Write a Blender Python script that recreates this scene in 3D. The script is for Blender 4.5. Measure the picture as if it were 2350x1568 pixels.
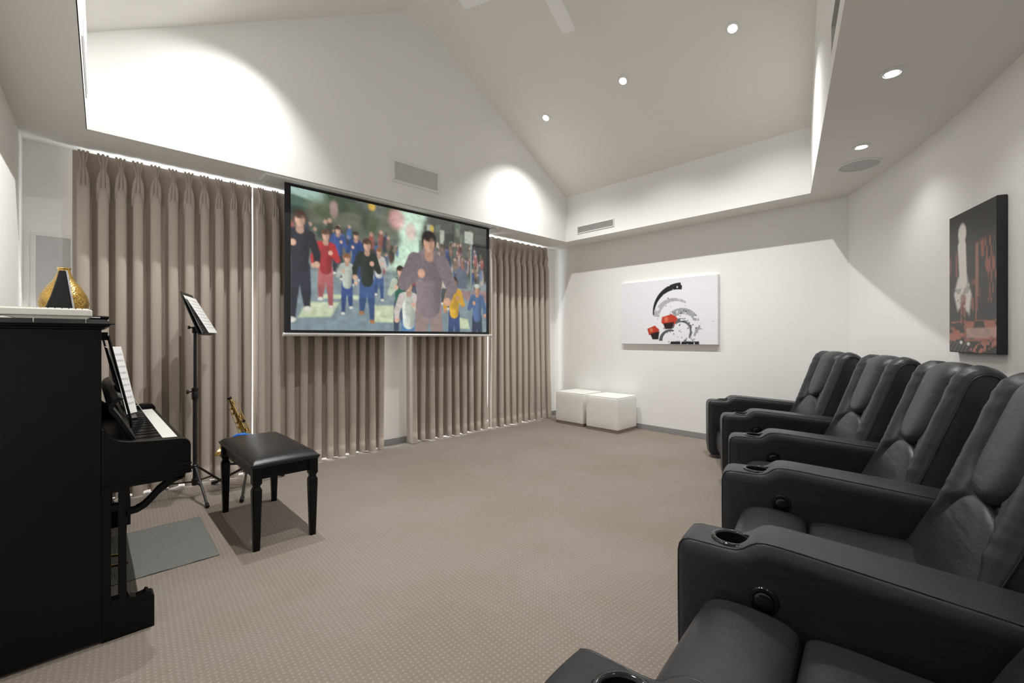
import bpy, bmesh, math, random
import numpy as np
from math import sin, cos, tan, pi, radians, sqrt, atan2, exp
from mathutils import Vector, Matrix

random.seed(7)
for _o in list(bpy.data.objects):
    bpy.data.objects.remove(_o, do_unlink=True)
SC = bpy.context.scene
COL = SC.collection

# ------------------------------------------------------------------ camera
cam_d = bpy.data.cameras.new('camera')
cam_d.sensor_width = 36.0
cam_d.lens = 1015.0 / 2350.0 * 36.0
cam_d.shift_y = -8.1 / 2350.0
cam_d.clip_start = 0.02
cam = bpy.data.objects.new('camera', cam_d)
COL.objects.link(cam)
cam.location = (0, 0, 1.2)
cam.rotation_euler = (radians(90), 0, radians(-43.86))
SC.camera = cam

# ------------------------------------------------------------------ daylight outside, exposure
world = bpy.data.worlds.new('daylight')
SC.world = world
world.use_nodes = True
_bg = world.node_tree.nodes['Background']
_bg.inputs[0].default_value = (0.86, 0.93, 1.0, 1)
_bg.inputs[1].default_value = 6.0
SC.view_settings.view_transform = 'Standard'
SC.view_settings.look = 'None'
SC.view_settings.gamma = 1.0
SC.view_settings.use_curve_mapping = False
SC.view_settings.exposure = 0.45
SLOPE_W = 128.0       # watts of one downlight in the raked ceiling
SOFFIT_W = 11.0      # watts of one downlight in the soffit
SC.cycles.use_denoising = True
SC.cycles.max_bounces = 7
SC.cycles.diffuse_bounces = 6
SC.cycles.glossy_bounces = 3
SC.cycles.transmission_bounces = 3
SC.cycles.transparent_max_bounces = 6
SC.cycles.caustics_reflective = False
SC.cycles.caustics_refractive = False
SC.cycles.use_adaptive_sampling = True
SC.cycles.adaptive_threshold = 0.1
SC.cycles.sample_clamp_indirect = 4.0

# ------------------------------------------------------------------ materials
def srgb(r, g, b):
    f = lambda c: (c / 255) / 12.92 if c / 255 <= 0.04045 else ((c / 255 + 0.055) / 1.055) ** 2.4
    return (f(r), f(g), f(b))

class NT:
    def __init__(s, name):
        s.m = bpy.data.materials.new(name)
        s.m.use_nodes = True
        s.t = s.m.node_tree
        s.b = s.t.nodes['Principled BSDF']
    def n(s, ty, **kw):
        nd = s.t.nodes.new(ty)
        for k, v in kw.items():
            if k.startswith('i_'):
                key = k[2:]
                key = int(key) if key.isdigit() else key.replace('_', ' ')
                nd.inputs[key].default_value = v
            else:
                setattr(nd, k, v)
        return nd
    def l(s, a, b):
        s.t.links.new(a, b)
    def math(s, op, a, b=None, clamp=False):
        nd = s.t.nodes.new('ShaderNodeMath'); nd.operation = op; nd.use_clamp = clamp
        for i, x in enumerate((a, b)):
            if x is None: continue
            if isinstance(x, (int, float)): nd.inputs[i].default_value = x
            else: s.l(x, nd.inputs[i])
        return nd.outputs[0]
    def mix(s, fac, a, b):
        nd = s.t.nodes.new('ShaderNodeMix'); nd.data_type = 'RGBA'
        for i, x in ((0, fac), (6, a), (7, b)):
            if isinstance(x, (int, float)): nd.inputs[i].default_value = x
            elif isinstance(x, tuple): nd.inputs[i].default_value = (*x[:3], 1)
            else: s.l(x, nd.inputs[i])
        return nd.outputs[2]
    def noise(s, scale, detail=3, rough=.5, vec=None):
        nd = s.n('ShaderNodeTexNoise'); nd.inputs['Scale'].default_value = scale
        nd.inputs['Detail'].default_value = detail; nd.inputs['Roughness'].default_value = rough
        if vec is not None: s.l(vec, nd.inputs['Vector'])
        return nd.outputs[0]
    def obj(s, scale=None):
        tc = s.n('ShaderNodeTexCoord')
        if scale is None: return tc.outputs['Object']
        mp = s.n('ShaderNodeMapping'); mp.inputs['Scale'].default_value = scale
        s.l(tc.outputs['Object'], mp.inputs['Vector']); return mp.outputs[0]
    def bump(s, h, strength, dist):
        nd = s.n('ShaderNodeBump'); nd.inputs['Strength'].default_value = strength
        nd.inputs['Distance'].default_value = dist
        s.l(h, nd.inputs['Height']); s.l(nd.outputs[0], s.b.inputs['Normal'])

def pm(name, col, rough=.5, metal=0., var=.06, vscale=8., bscale=0., bstr=.2, bdist=.002, spec=.5, coat=0., sheen=0.):
    m = NT(name)
    v = m.noise(vscale, 3, .55, m.obj())
    lo = tuple(max(0, c * (1 - var)) for c in col); hi = tuple(min(1, c * (1 + var)) for c in col)
    m.l(m.mix(v, lo, hi), m.b.inputs['Base Color'])
    m.b.inputs['Roughness'].default_value = rough
    m.b.inputs['Metallic'].default_value = metal
    m.b.inputs['Specular IOR Level'].default_value = spec
    m.b.inputs['Coat Weight'].default_value = coat
    m.b.inputs['Sheen Weight'].default_value = sheen
    if bscale: m.bump(m.noise(bscale, 4, .6, m.obj()), bstr, bdist)
    return m.m

def emit(name, col, strength):
    m = NT(name)
    m.b.inputs['Base Color'].default_value = (*col, 1)
    m.b.inputs['Emission Color'].default_value = (*col, 1)
    m.b.inputs['Emission Strength'].default_value = strength
    m.m.cycles.emission_sampling = 'NONE'
    return m.m

M = {}
M['wall'] = pm('painted_plaster', (.89, .887, .874), .75, var=.012, vscale=3, spec=.25)
M['ceiling'] = pm('ceiling_paint', (.84, .83, .80), .85, var=.012, vscale=2, spec=.2)
M['fan_white'] = pm('fan_enamel', (.93, .93, .93), .35, var=.01)
M['skirting'] = pm('grey_skirting_paint', (.30, .30, .30), .5, var=.04)
M['white_trim'] = pm('white_enamel', (.80, .80, .79), .4, var=.02)
M['grille'] = pm('grey_speaker_mesh', (.56, .56, .56), .7, var=.05, vscale=60, bscale=900, bstr=.4, bdist=.001)
M['louvre'] = pm('louvre_enamel', (.62, .62, .60), .5, var=.03)
M['dark_void'] = pm('duct_interior', (.02, .02, .02), .9)
M['black_wood'] = pm('ebonised_wood', (.0030, .0030, .0030), .32, var=.35, vscale=14, bscale=40, bstr=.03, bdist=.002, spec=.22)
M['black_plastic'] = pm('black_plastic', (.012, .012, .013), .32, var=.1)
M['gloss_black'] = pm('gloss_black_plastic', (.010, .010, .011), .10, var=.1)
M['black_steel'] = pm('black_powder_coat', (.014, .014, .015), .42, var=.15, vscale=30)
M['rubber'] = pm('black_rubber', (.012, .012, .012), .7)
M['ivory'] = pm('white_key_plastic', (.86, .85, .81), .25, var=.01)
M['paper'] = pm('white_paper', (.82, .82, .82), .8, var=.03, vscale=4)
M['plastic_white'] = pm('cream_plastic', (.80, .79, .73), .4, var=.02)
M['brass'] = pm('lacquered_brass', (.83, .60, .22), .18, 1., var=.15, vscale=30)
M['blue'] = pm('blue_rubber', (.01, .16, .72), .45, var=.05)
M['aluminium'] = pm('brushed_aluminium', (.78, .78, .78), .32, .7, var=.03)
M['screen_black'] = pm('screen_masking_cloth', (.012, .012, .014), .75, var=.1)
M['ottoman'] = pm('white_leatherette', (.87, .868, .845), .5, var=.03, vscale=10, bscale=26, bstr=.25, bdist=.006)
M['taupe_wood'] = pm('taupe_laminate', (.25, .20, .17), .5, var=.12, vscale=20)
M['lens'] = emit('lamp_lens', (1, .985, .95), 26.0)
_gm = NT('window_glass')
_tr = _gm.n('ShaderNodeBsdfTransparent'); _gl = _gm.n('ShaderNodeBsdfGlossy'); _gl.inputs['Roughness'].default_value = .02
_mx = _gm.n('ShaderNodeMixShader'); _mx.inputs[0].default_value = .06
_gm.l(_tr.outputs[0], _mx.inputs[1]); _gm.l(_gl.outputs[0], _mx.inputs[2])
_gm.l(_mx.outputs[0], _gm.t.nodes['Material Output'].inputs['Surface']); M['glass_clear'] = _gm.m
M['plug'] = pm('wire_cream', (.75, .62, .42), .35, .3)

def leather(name, col, rough, wr, spec=.5):
    m = NT(name)
    o = m.obj()
    v = m.noise(5, 4, .6, o)
    m.l(m.mix(v, tuple(c * .75 for c in col), tuple(c * 1.3 for c in col)), m.b.inputs['Base Color'])
    m.b.inputs['Roughness'].default_value = rough
    m.b.inputs['Specular IOR Level'].default_value = spec
    m.b.inputs['Sheen Weight'].default_value = 0.
    m.b.inputs['Sheen Roughness'].default_value = .4
    fine = m.noise(420, 2, .6, o)
    w = m.noise(7, 3, .5, m.obj((1., 1., 4.)))
    h = m.math('ADD', m.math('MULTIPLY', fine, .06), m.math('MULTIPLY', w, wr))
    m.bump(h, .55, .012)
    return m.m
M['leather'] = leather('charcoal_leather', (.020, .0218, .0265), .36, .5, .38)
M['leather_side'] = leather('charcoal_leather_flat', (.020, .0218, .0265), .36, .35, .38)
M['leather_bench'] = leather('black_vinyl', (.012, .012, .013), .30, .25)

def curtain_mat():
    m = NT('taupe_woven_drape')
    o = m.obj()
    v = m.noise(3, 3, .5, o)
    weave = m.noise(1., 2, .6, m.obj((260, 260, 700)))
    c = m.mix(v, (.47, .405, .345), (.54, .47, .405))
    m.l(m.mix(m.math('MULTIPLY', weave, .35), c, (.62, .56, .50)), m.b.inputs['Base Color'])
    m.b.inputs['Roughness'].default_value = .9
    m.b.inputs['Specular IOR Level'].default_value = .15
    m.b.inputs['Sheen Weight'].default_value = .12
    m.bump(weave, .25, .002)
    return m.m
M['drape'] = curtain_mat()

def mcon(m, v):
    r = m.n('ShaderNodeMapRange'); m.l(v, r.inputs[0]); r.inputs[1].default_value = .36; r.inputs[2].default_value = .64; return r.outputs[0]

def carpet_mat():
    m = NT('loop_pile_carpet')
    o = m.obj()
    rot = m.n('ShaderNodeMapping'); rot.inputs['Rotation'].default_value = (0, 0, radians(3))
    wob = m.n('ShaderNodeTexNoise'); wob.inputs['Scale'].default_value = 45
    m.l(o, wob.inputs['Vector'])
    va = m.n('ShaderNodeVectorMath', operation='MULTIPLY_ADD')
    m.l(wob.outputs['Color'], va.inputs[0]); va.inputs[1].default_value = (.005, .005, 0); m.l(o, va.inputs[2])
    m.l(va.outputs[0], rot.inputs['Vector'])
    sep = m.n('ShaderNodeSeparateXYZ'); m.l(rot.outputs[0], sep.inputs[0])
    S = .0205
    fx = m.math('SUBTRACT', m.math('FRACT', m.math('DIVIDE', sep.outputs[0], S)), .5)
    fy = m.math('SUBTRACT', m.math('FRACT', m.math('DIVIDE', sep.outputs[1], S)), .5)
    d = m.math('SQRT', m.math('ADD', m.math('MULTIPLY', fx, fx), m.math('MULTIPLY', fy, fy)))
    mr = m.n('ShaderNodeMapRange', interpolation_type='SMOOTHSTEP')
    m.l(d, mr.inputs[0]); mr.inputs[1].default_value = .36; mr.inputs[2].default_value = .14
    dot = mr.outputs[0]
    big = m.noise(1.1, 4, .6, o)
    mid = m.noise(9, 3, .6, o)
    fine = m.noise(420, 2, .7, o)
    base = m.mix(mcon(m, big), (.196, .157, .122), (.232, .207, .187))
    base = m.mix(m.math('MULTIPLY', mid, .35), base, (.158, .128, .104))
    base = m.mix(m.math('MULTIPLY', fine, .45), base, (.34, .295, .258))
    col = m.mix(m.math('MULTIPLY', dot, .28), base, (.46, .41, .365))
    m.l(col, m.b.inputs['Base Color'])
    m.b.inputs['Roughness'].default_value = .95
    m.b.inputs['Specular IOR Level'].default_value = .1
    m.b.inputs['Sheen Weight'].default_value = .15
    m.bump(m.math('ADD', m.math('MULTIPLY', dot, 1.0), m.math('MULTIPLY', fine, .5)), .5, .004)
    return m.m
M['carpet'] = carpet_mat()

def mat_vinyl():
    m = NT('ribbed_grey_vinyl')
    o = m.obj()
    w = m.n('ShaderNodeTexWave', wave_type='BANDS', bands_direction='X'); w.inputs['Scale'].default_value = 42
    w.inputs['Distortion'].default_value = .6
    m.l(o, w.inputs['Vector'])
    m.l(m.mix(m.math('MULTIPLY', w.outputs[1], .5), (.150, .153, .145), (.235, .24, .228)), m.b.inputs['Base Color'])
    m.b.inputs['Roughness'].default_value = .35
    m.bump(w.outputs[1], .3, .002)
    return m.m
M['vinyl_mat'] = mat_vinyl()

def mosaic():
    m = NT('gold_mosaic_glass')
    v = m.n('ShaderNodeTexVoronoi', feature='F1'); v.inputs['Scale'].default_value = 150
    m.l(m.obj(), v.inputs['Vector'])
    w = m.noise(14, 3, .6, m.obj())
    r = m.n('ShaderNodeValToRGB'); m.l(m.math('ADD', m.math('MULTIPLY', v.outputs['Distance'], .4), m.math('MULTIPLY', w, .8)), r.inputs[0])
    e = r.color_ramp.elements; e[0].position = .3; e[0].color = (.10, .055, .02, 1); e[1].position = .75; e[1].color = (.75, .48, .12, 1)
    m.l(r.outputs[0], m.b.inputs['Base Color'])
    m.b.inputs['Metallic'].default_value = .75; m.b.inputs['Roughness'].default_value = .2
    m.bump(v.outputs['Distance'], .5, .003)
    return m.m
M['mosaic'] = mosaic()

def attr_mat(name, emission, rough, base=1.0):
    m = NT(name)
    a = m.n('ShaderNodeAttribute', attribute_name='print')
    if emission:
        m.l(a.outputs['Color'], m.b.inputs['Emission Color']); m.b.inputs['Emission Strength'].default_value = emission
        m.b.inputs['Base Color'].default_value = (.03, .03, .03, 1)
    else:
        m.l(a.outputs['Color'], m.b.inputs['Base Color'])
    m.b.inputs['Roughness'].default_value = rough
    if emission: m.m.cycles.emission_sampling = 'NONE'
    return m.m
M['projection'] = attr_mat('projected_light', .80, .8)
M['canvas_print'] = attr_mat('canvas_print', 0, .55)
M['canvas_gloss'] = attr_mat('canvas_print_satin', 0, .32)

# ------------------------------------------------------------------ mesh helpers
class MB:
    def __init__(s): s.v = []; s.f = []
    def add(s, vs, fs):
        o = len(s.v); s.v += [tuple(map(float, p)) for p in vs]; s.f += [tuple(i + o for i in f) for f in fs]; return s
    def box(s, x0, x1, y0, y1, z0, z1):
        return s.add([(x0, y0, z0), (x1, y0, z0), (x1, y1, z0), (x0, y1, z0), (x0, y0, z1), (x1, y0, z1), (x1, y1, z1), (x0, y1, z1)],
                     [(0, 3, 2, 1), (4, 5, 6, 7), (0, 1, 5, 4), (1, 2, 6, 5), (2, 3, 7, 6), (3, 0, 4, 7)])
    def prism(s, poly, axis, a0, a1):
        n = len(poly)
        def P(p, a): return {'x': (a, p[0], p[1]), 'y': (p[0], a, p[1]), 'z': (p[0], p[1], a)}[axis]
        vs = [P(p, a0) for p in poly] + [P(p, a1) for p in poly]
        fs = [tuple(range(n))[::-1], tuple(range(n, 2 * n))] + [(i, (i + 1) % n, n + (i + 1) % n, n + i) for i in range(n)]
        return s.add(vs, fs)
    def sections(s, rings, caps=True, closed=True):
        n = len(rings[0]); vs = [p for r in rings for p in r]; fs = []
        for k in range(len(rings) - 1):
            for i in range(n if closed else n - 1):
                a = k * n + i; b = k * n + (i + 1) % n
                fs.append((a, b, b + n, a + n))
        if caps: fs += [tuple(range(n))[::-1], tuple(range((len(rings) - 1) * n, len(rings) * n))]
        return s.add(vs, fs)
    def tube(s, pts, r, n=8, caps=True, flat=1.0):
        pts = [Vector(p) for p in pts]; rings = []
        up = None
        for i, p in enumerate(pts):
            d = (pts[min(i + 1, len(pts) - 1)] - pts[max(i - 1, 0)]).normalized()
            if up is None:
                up = Vector((0, 0, 1)) if abs(d.z) < .9 else Vector((1, 0, 0))
            a = d.cross(up)
            if a.length < 1e-6: a = d.orthogonal()
            a.normalize(); b = a.cross(d).normalized(); up = b
            rr = r[i] if isinstance(r, (list, tuple)) else r
            rings.append([tuple(p + a * (rr * cos(2 * pi * k / n)) + b * (rr * flat * sin(2 * pi * k / n))) for k in range(n)])
        return s.sections(rings, caps)
    def lathe(s, prof, n=24, c=(0, 0, 0), M4=None):
        rings = [[(r * cos(2 * pi * k / n), r * sin(2 * pi * k / n), z) for k in range(n)] for r, z in prof]
        if M4 is not None: rings = [[tuple(M4 @ Vector(p)) for p in rg] for rg in rings]
        rings = [[(p[0] + c[0], p[1] + c[1], p[2] + c[2]) for p in rg] for rg in rings]
        return s.sections(rings, False)
    def grid(s, P):
        P = np.asarray(P, float); a, b = P.shape[:2]
        fs = [(i * b + j, i * b + j + 1, (i + 1) * b + j + 1, (i + 1) * b + j) for i in range(a - 1) for j in range(b - 1)]
        return s.add(P.reshape(-1, 3), fs)
    def mesh(s, name, smooth=0., recalc=True):
        me = bpy.data.meshes.new(name); me.from_pydata(s.v, [], s.f); me.update()
        if recalc:
            bm = bmesh.new(); bm.from_mesh(me); bmesh.ops.recalc_face_normals(bm, faces=bm.faces[:]); bm.to_mesh(me); bm.free()
        if smooth:
            me.polygons.foreach_set('use_smooth', [True] * len(me.polygons)); me.set_sharp_from_angle(angle=radians(smooth))
        return me
    def build(s, name, mat, parent=None, smooth=0., bevel=0., seg=2, loc=None, rot=None, label=None, recalc=True):
        o = link(name, s.mesh(name, smooth, recalc), M[mat] if isinstance(mat, str) else mat, parent)
        if loc: o.location = loc
        if rot: o.rotation_euler = rot
        if bevel:
            b = o.modifiers.new('bevel', 'BEVEL'); b.width = bevel; b.segments = seg; b.limit_method = 'ANGLE'; b.angle_limit = radians(35)
        if label: o['label'] = label
        return o

def link(name, me, mat, parent=None):
    o = bpy.data.objects.new(name, me); COL.objects.link(o)
    if mat is not None and not me.materials: me.materials.append(mat)
    if parent: o.parent = parent
    return o

def thing(name, label, cat, loc=(0, 0, 0), rotz=0., group=None):
    o = bpy.data.objects.new(name, None); COL.objects.link(o); o.empty_display_size = .1
    o.location = loc; o.rotation_euler = (0, 0, rotz); return tag(o, label, cat, group)
def tag(o, label, cat, group=None):
    o['label'] = label; o['category'] = cat
    if group: o['group'] = group
    return o
def struct(o, label, cat):
    o['kind'] = 'structure'; o['label'] = label; o['category'] = cat; return o
def lerp(a, b, t): return a + (b - a) * t
def sstep(a, b, x):
    t = np.clip((np.asarray(x, float) - a) / (b - a), 0, 1); return t * t * (3 - 2 * t)

# ------------------------------------------------------------------ room geometry
HS = 2.57                                   # soffit height
YF, XF = 4.02, 4.937                        # inner faces of front and right bulkheads
YW, XE = 4.53, 5.285                        # front wall, right wall
ZS, ZR = 3.203, 4.523                       # springing and ridge heights
RX0, RX1 = 2.323, 2.636
AC = Vector((-.035, 9.09)); RW = 9.825      # centre and radius of the curved rear wall
def lw(y): return -.32 - .021 * (4.53 - y)  # left wall line
def lf(y): return -.0192 * (4.02 - y)       # left bulkhead line
def arc(phi, r=RW, z=0.): return (AC.x + r * sin(radians(phi)), AC.y - r * cos(radians(phi)), z)
BR = (XF, 1.06); BL = (lf(-.235), -.235)
PH1, PH0 = 32.75, -2.4

# floor
b = MB(); b.box(-.7, 5.5, -1.1, 4.75, -.08, 0)
struct(b.build('floor', 'carpet'), 'beige loop-pile carpet covering the whole room', 'carpet')
# walls
b = MB()
W1, W2 = (.06, 2.30), (2.80, 4.90); WZ = 2.545
for x0, x1, z0, z1 in ((-.6, W1[0], 0, HS + .04), (W1[1], W2[0], 0, HS + .04), (W2[1], XE + .12, 0, HS + .04), (W1[0], W1[1], WZ, HS + .04), (W2[0], W2[1], WZ, HS + .04)):
    b.box(x0, x1, YW, YW + .12, z0, z1)
struct(b.build('wall_front', 'wall'), 'white plaster wall behind the taupe curtains', 'wall')
b = MB(); b.box(XE, XE + .12, .6, YW + .12, 0, HS + .04)
struct(b.build('wall_right', 'wall'), 'white plaster wall behind the two white ottomans', 'wall')
b = MB(); b.prism([(lw(YW + .1), YW + .1), (lw(-1.0), -1.0), (lw(-1.0) - .12, -1.0), (lw(YW + .1) - .12, YW + .1)], 'z', 0, HS + .04)
struct(b.build('wall_left', 'wall'), 'white plaster wall behind the black piano', 'wall')
b = MB(); N = 48
ph = [lerp(PH0, PH1, i / N) for i in range(N + 1)]
b.sections([[arc(p, RW, 0), arc(p, RW + .1, 0), arc(p, RW + .1, HS + .04), arc(p, RW, HS + .04)] for p in ph])
struct(b.build('wall_back', 'wall', smooth=30), 'curved white wall behind the row of black recliners', 'wall')
# baseboards
b = MB(); b.box(XE - .014, XE, 1.0, YW, 0, .068)
struct(b.build('baseboard_right', 'skirting', bevel=.003), 'grey skirting board along the white right wall', 'baseboard')
b = MB()
for x0, x1 in ((lw(YW), W1[0]), (W1[1], W2[0]), (W2[1], XE)): b.box(x0, x1, YW - .014, YW, 0, .068)
struct(b.build('baseboard_front', 'skirting', bevel=.003), 'grey skirting board between the curtains', 'baseboard')
b = MB(); b.sections([[arc(p, RW - .014, 0), arc(p, RW, 0), arc(p, RW, .068), arc(p, RW - .014, .068)] for p in ph])
struct(b.build('baseboard_back', 'skirting', smooth=30), 'grey skirting board along the curved rear wall', 'baseboard')
b = MB(); b.prism([(lw(YW), YW), (lw(-.7), -.7), (lw(-.7) + .014, -.7), (lw(YW) + .014, YW)], 'z', 0, .068)
struct(b.build('baseboard_left', 'skirting'), 'grey skirting board behind the piano', 'baseboard')
# soffit ring
b = MB()
def strip(o0, o1, i0, i1, n=1):
    g = [[(*[lerp(o0[k], o1[k], t / n) for k in (0, 1)], HS), (*[lerp(i0[k], i1[k], t / n) for k in (0, 1)], HS)] for t in range(n + 1)]
    b.grid(g)
strip((lw(YW) - .02, YW + .02), (XE + .02, YW + .02), (0, YF), (XF, YF))
strip((XE + .02, YW + .02), (XE + .02, .82), (XF, YF), BR)
b.grid([[(XE + .02, .82, HS) if t == 0 else arc(lerp(PH1, PH0, t / 40), RW + .02, HS), (lerp(BR[0], BL[0], t / 40), lerp(BR[1], BL[1], t / 40), HS)] for t in range(41)])
strip((lw(-.75) - .02, -.75), (lw(YW) - .02, YW + .02), BL, (0, YF))
struct(b.build('ceiling_soffit', 'ceiling'), 'flat lowered ceiling border around the raked ceiling', 'ceiling')
# bulkhead faces
b = MB(); b.prism([(0, HS + .0), (XF, HS + .0), (XF, ZS), (RX1, ZR), (RX0, ZR), (0, ZS)], 'y', YF, YF + .004)
struct(b.build('bulkhead_front', 'wall'), 'white gable face above the curtains', 'wall')
b = MB(); b.box(XF, XF + .004, 1.055, YF + .004, HS, ZS + .02)
struct(b.build('bulkhead_right', 'wall'), 'white bulkhead face above the right wall', 'wall')
b = MB(); b.prism([(0, YF), BL, (BL[0] - .004, BL[1]), (-.004, YF)], 'z', HS, ZS + .02)
struct(b.build('bulkhead_left', 'wall'), 'white bulkhead face above the piano', 'wall')
bd = (Vector(BL) - Vector(BR)).normalized(); bl = (Vector(BL) - Vector(BR)).length
bn = Vector((-bd.y, bd.x)) if Vector((-bd.y, bd.x)).y < 0 else Vector((bd.y, -bd.x))   # points away from the room
def bp(s_, z, dep=0.): return (BR[0] + bd.x * s_ + bn.x * dep, BR[1] + bd.y * s_ + bn.y * dep, z)
NS0, NS1, NZ0, NZ1 = 2.19, 2.95, 2.685, 2.835
def zroof(x): return min(ZS + (XF - x) * (ZR - ZS) / (XF - RX1), ZR, ZS + x * (ZR - ZS) / RX0)
b = MB()
ss = sorted([0, NS0, NS1, bl, (XF - RX1) / -bd.x, (XF - RX0) / -bd.x])
for s0, s1 in zip(ss[:-1], ss[1:]):
    t0, t1 = zroof(bp(s0, 0)[0]) + .02, zroof(bp(s1, 0)[0]) + .02
    if s0 >= NS0 - 1e-6 and s1 <= NS1 + 1e-6:
        b.add([bp(s0, HS), bp(s1, HS), bp(s1, NZ0), bp(s0, NZ0)], [(0, 1, 2, 3)])
        b.add([bp(s0, NZ1), bp(s1, NZ1), bp(s1, t1), bp(s0, t0)], [(0, 1, 2, 3)])
    else:
        b.add([bp(s0, HS), bp(s1, HS), bp(s1, t1), bp(s0, t0)], [(0, 1, 2, 3)])
struct(b.build('bulkhead_back', 'wall', recalc=False), 'white bulkhead face above the recliners', 'wall')
# raked ceiling
b = MB()
y0, y1 = -.6, YF + .03
b.prism([(XF + .05, ZS - .0287), (RX1, ZR), (RX0, ZR), (-.08, ZS - .0454), (-.08, ZS + .07), (RX0, ZR + .1), (RX1, ZR + .1), (XF + .05, ZS + .07)], 'y', y0, y1)
struct(b.build('ceiling', 'ceiling'), 'raked white gable ceiling with a flat ridge', 'ceiling')
# windows behind the curtains
for k, (x0, x1) in enumerate((W1, W2)):
    w = bpy.data.objects.new('window_%d' % (k + 1), None); COL.objects.link(w); w.location = (0, YW, 0)
    struct(w, 'tall glazed window behind the %s pair of curtains' % ('left' if k == 0 else 'right'), 'window')
    f = MB(); xm = (x0 + x1) / 2
    for a0, a1 in ((x0, x0 + .05), (xm - .03, xm + .03), (x1 - .05, x1)): f.box(a0, a1, .05, .10, .0, WZ)
    for z0, z1 in ((0, .04), (WZ - .05, WZ)): f.box(x0, x1, .05, .10, z0, z1)
    f.build('window_frame', 'white_trim', w)
    for a0, a1 in ((x0 + .05, xm - .03), (xm + .03, x1 - .05)):
        MB().box(a0, a1, .072, .078, .04, WZ - .05).build('pane', 'glass_clear', w)

# ------------------------------------------------------------------ downlights
def downlight(loc, tilt, label, group, watts, r=.037, cone=112., aim=0.):
    t = thing('downlight', label, 'downlight', loc, 0, group)
    t.rotation_euler = (0, tilt, 0)
    MB().lathe([(r * 1.50, .0), (r * 1.52, -.004), (r * 1.44, -.007), (r * 1.04, -.008), (r * 1.0, -.005), (r * .99, .0)], 32).build('trim_ring', 'white_trim', t, smooth=40)
    MB().lathe([(r * 1.0, -.0045), (r * .84, -.0035)], 32).build('baffle', 'grille', t, smooth=40)
    MB().lathe([(r * .85, -.0035), (r * .5, -.0055), (.0005, -.006)], 24).build('lens', 'lens', t, smooth=60)
    ld = bpy.data.lights.new('downlight_lamp', 'SPOT'); ld.energy = watts; ld.color = (1, .98, .945)
    ld.spot_size = radians(cone); ld.spot_blend = 1.0; ld.shadow_soft_size = .016
    lo = bpy.data.objects.new('lamp', ld); COL.objects.link(lo); lo.parent = t
    lo.location = (0, 0, -.03); lo.rotation_euler = (0, -tilt + aim, 0)
    return t
SL = atan2(ZR - ZS, XF - RX1)
for k, (y, nm) in enumerate(((3.48, 'nearest the projector screen'), (2.44, 'middle one of the row'), (1.39, 'nearest the recliners'))):
    downlight((3.90, y, ZS + (XF - 3.90) * tan(SL)), SL, 'lit white downlight in the right ceiling slope, ' + nm, 'downlights in the raked ceiling', SLOPE_W, aim=radians(-2))
    downlight((1.04, y, ZS + 1.04 * tan(SL)), -SL, 'lit white downlight in the left ceiling slope, ' + nm, 'downlights in the raked ceiling', SLOPE_W, aim=radians(18))
for k, (x, y, nm) in enumerate(((3.991, .549, 'beside the round ceiling speaker'), (2.997, .287, 'nearer the camera'), (2.0, .02, 'third from the round ceiling speaker'), (1.0, -.23, 'furthest from the round ceiling speaker'))):
    downlight((x, y, HS), 0, 'lit recessed downlight in the flat soffit, ' + nm, 'downlights in the soffit', SOFFIT_W, .036, 120)

# ------------------------------------------------------------------ vents and speakers
t = thing('ceiling_speaker', 'round grey flush speaker in the soffit above the far recliner', 'speaker', (4.41, .622, HS))
MB().lathe([(.150, 0), (.150, -.004), (.132, -.008), (.128, -.004)], 40).build('rim', 'white_trim', t, smooth=40)
MB().lathe([(.129, -.003), (.08, -.006), (.0005, -.007)], 40).build('grille', 'grille', t, smooth=60)

t = thing('return_air_grille', 'white framed rectangular grille on the gable face', 'vent', (2.48, YF, 2.883))
f = MB(); w, h, e = .284, .118, .028
for x0, x1, z0, z1 in ((-w, w, h - e, h), (-w, w, -h, -h + e), (-w, -w + e, -h + e, h - e), (w - e, w, -h + e, h - e)): f.box(x0, x1, -.014, 0, z0, z1)
f.build('frame', 'white_trim', t, bevel=.003)
MB().box(-w + e, w - e, -.006, 0, -h + e, h - e).build('mesh_panel', 'grille', t)

t = thing('air_register', 'slim white slatted air register on the right bulkhead', 'vent', (XF, 3.522, 2.701))
f = MB(); w, h, e = .300, .052, .013
for y0_, y1_, z0, z1 in ((-w, w, h - e, h), (-w, w, -h, -h + e), (-w, -w + e, -h + e, h - e), (w - e, w, -h + e, h - e)): f.box(-.010, 0, y0_, y1_, z0, z1)
f.build('frame', 'white_trim', t, bevel=.002)
MB().box(-.002, 0, -w + e, w - e, -h + e, h - e).build('backing', 'dark_void', t)
sm = MB(); sm.prism([(-.009, -.0035), (-.003, .0015), (-.003, .0035), (-.009, -.0012)], 'y', -w + e, w - e); sm = sm.mesh('slat')
for k in range(7):
    s_ = link('slat', sm, M['louvre'], t); s_.location = (0, 0, -.031 + k * .0103)

t = thing('bulkhead_vent', 'slim grey return vent on the bulkhead above the piano', 'vent', (lf(3.35), 3.35, 2.72), radians(-1.1))
MB().box(0, .006, -.38, .38, -.065, .065).build('frame', 'white_trim', t, bevel=.002)
MB().box(.006, .008, -.35, .35, -.048, .048).build('mesh_panel', 'grille', t)

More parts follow.
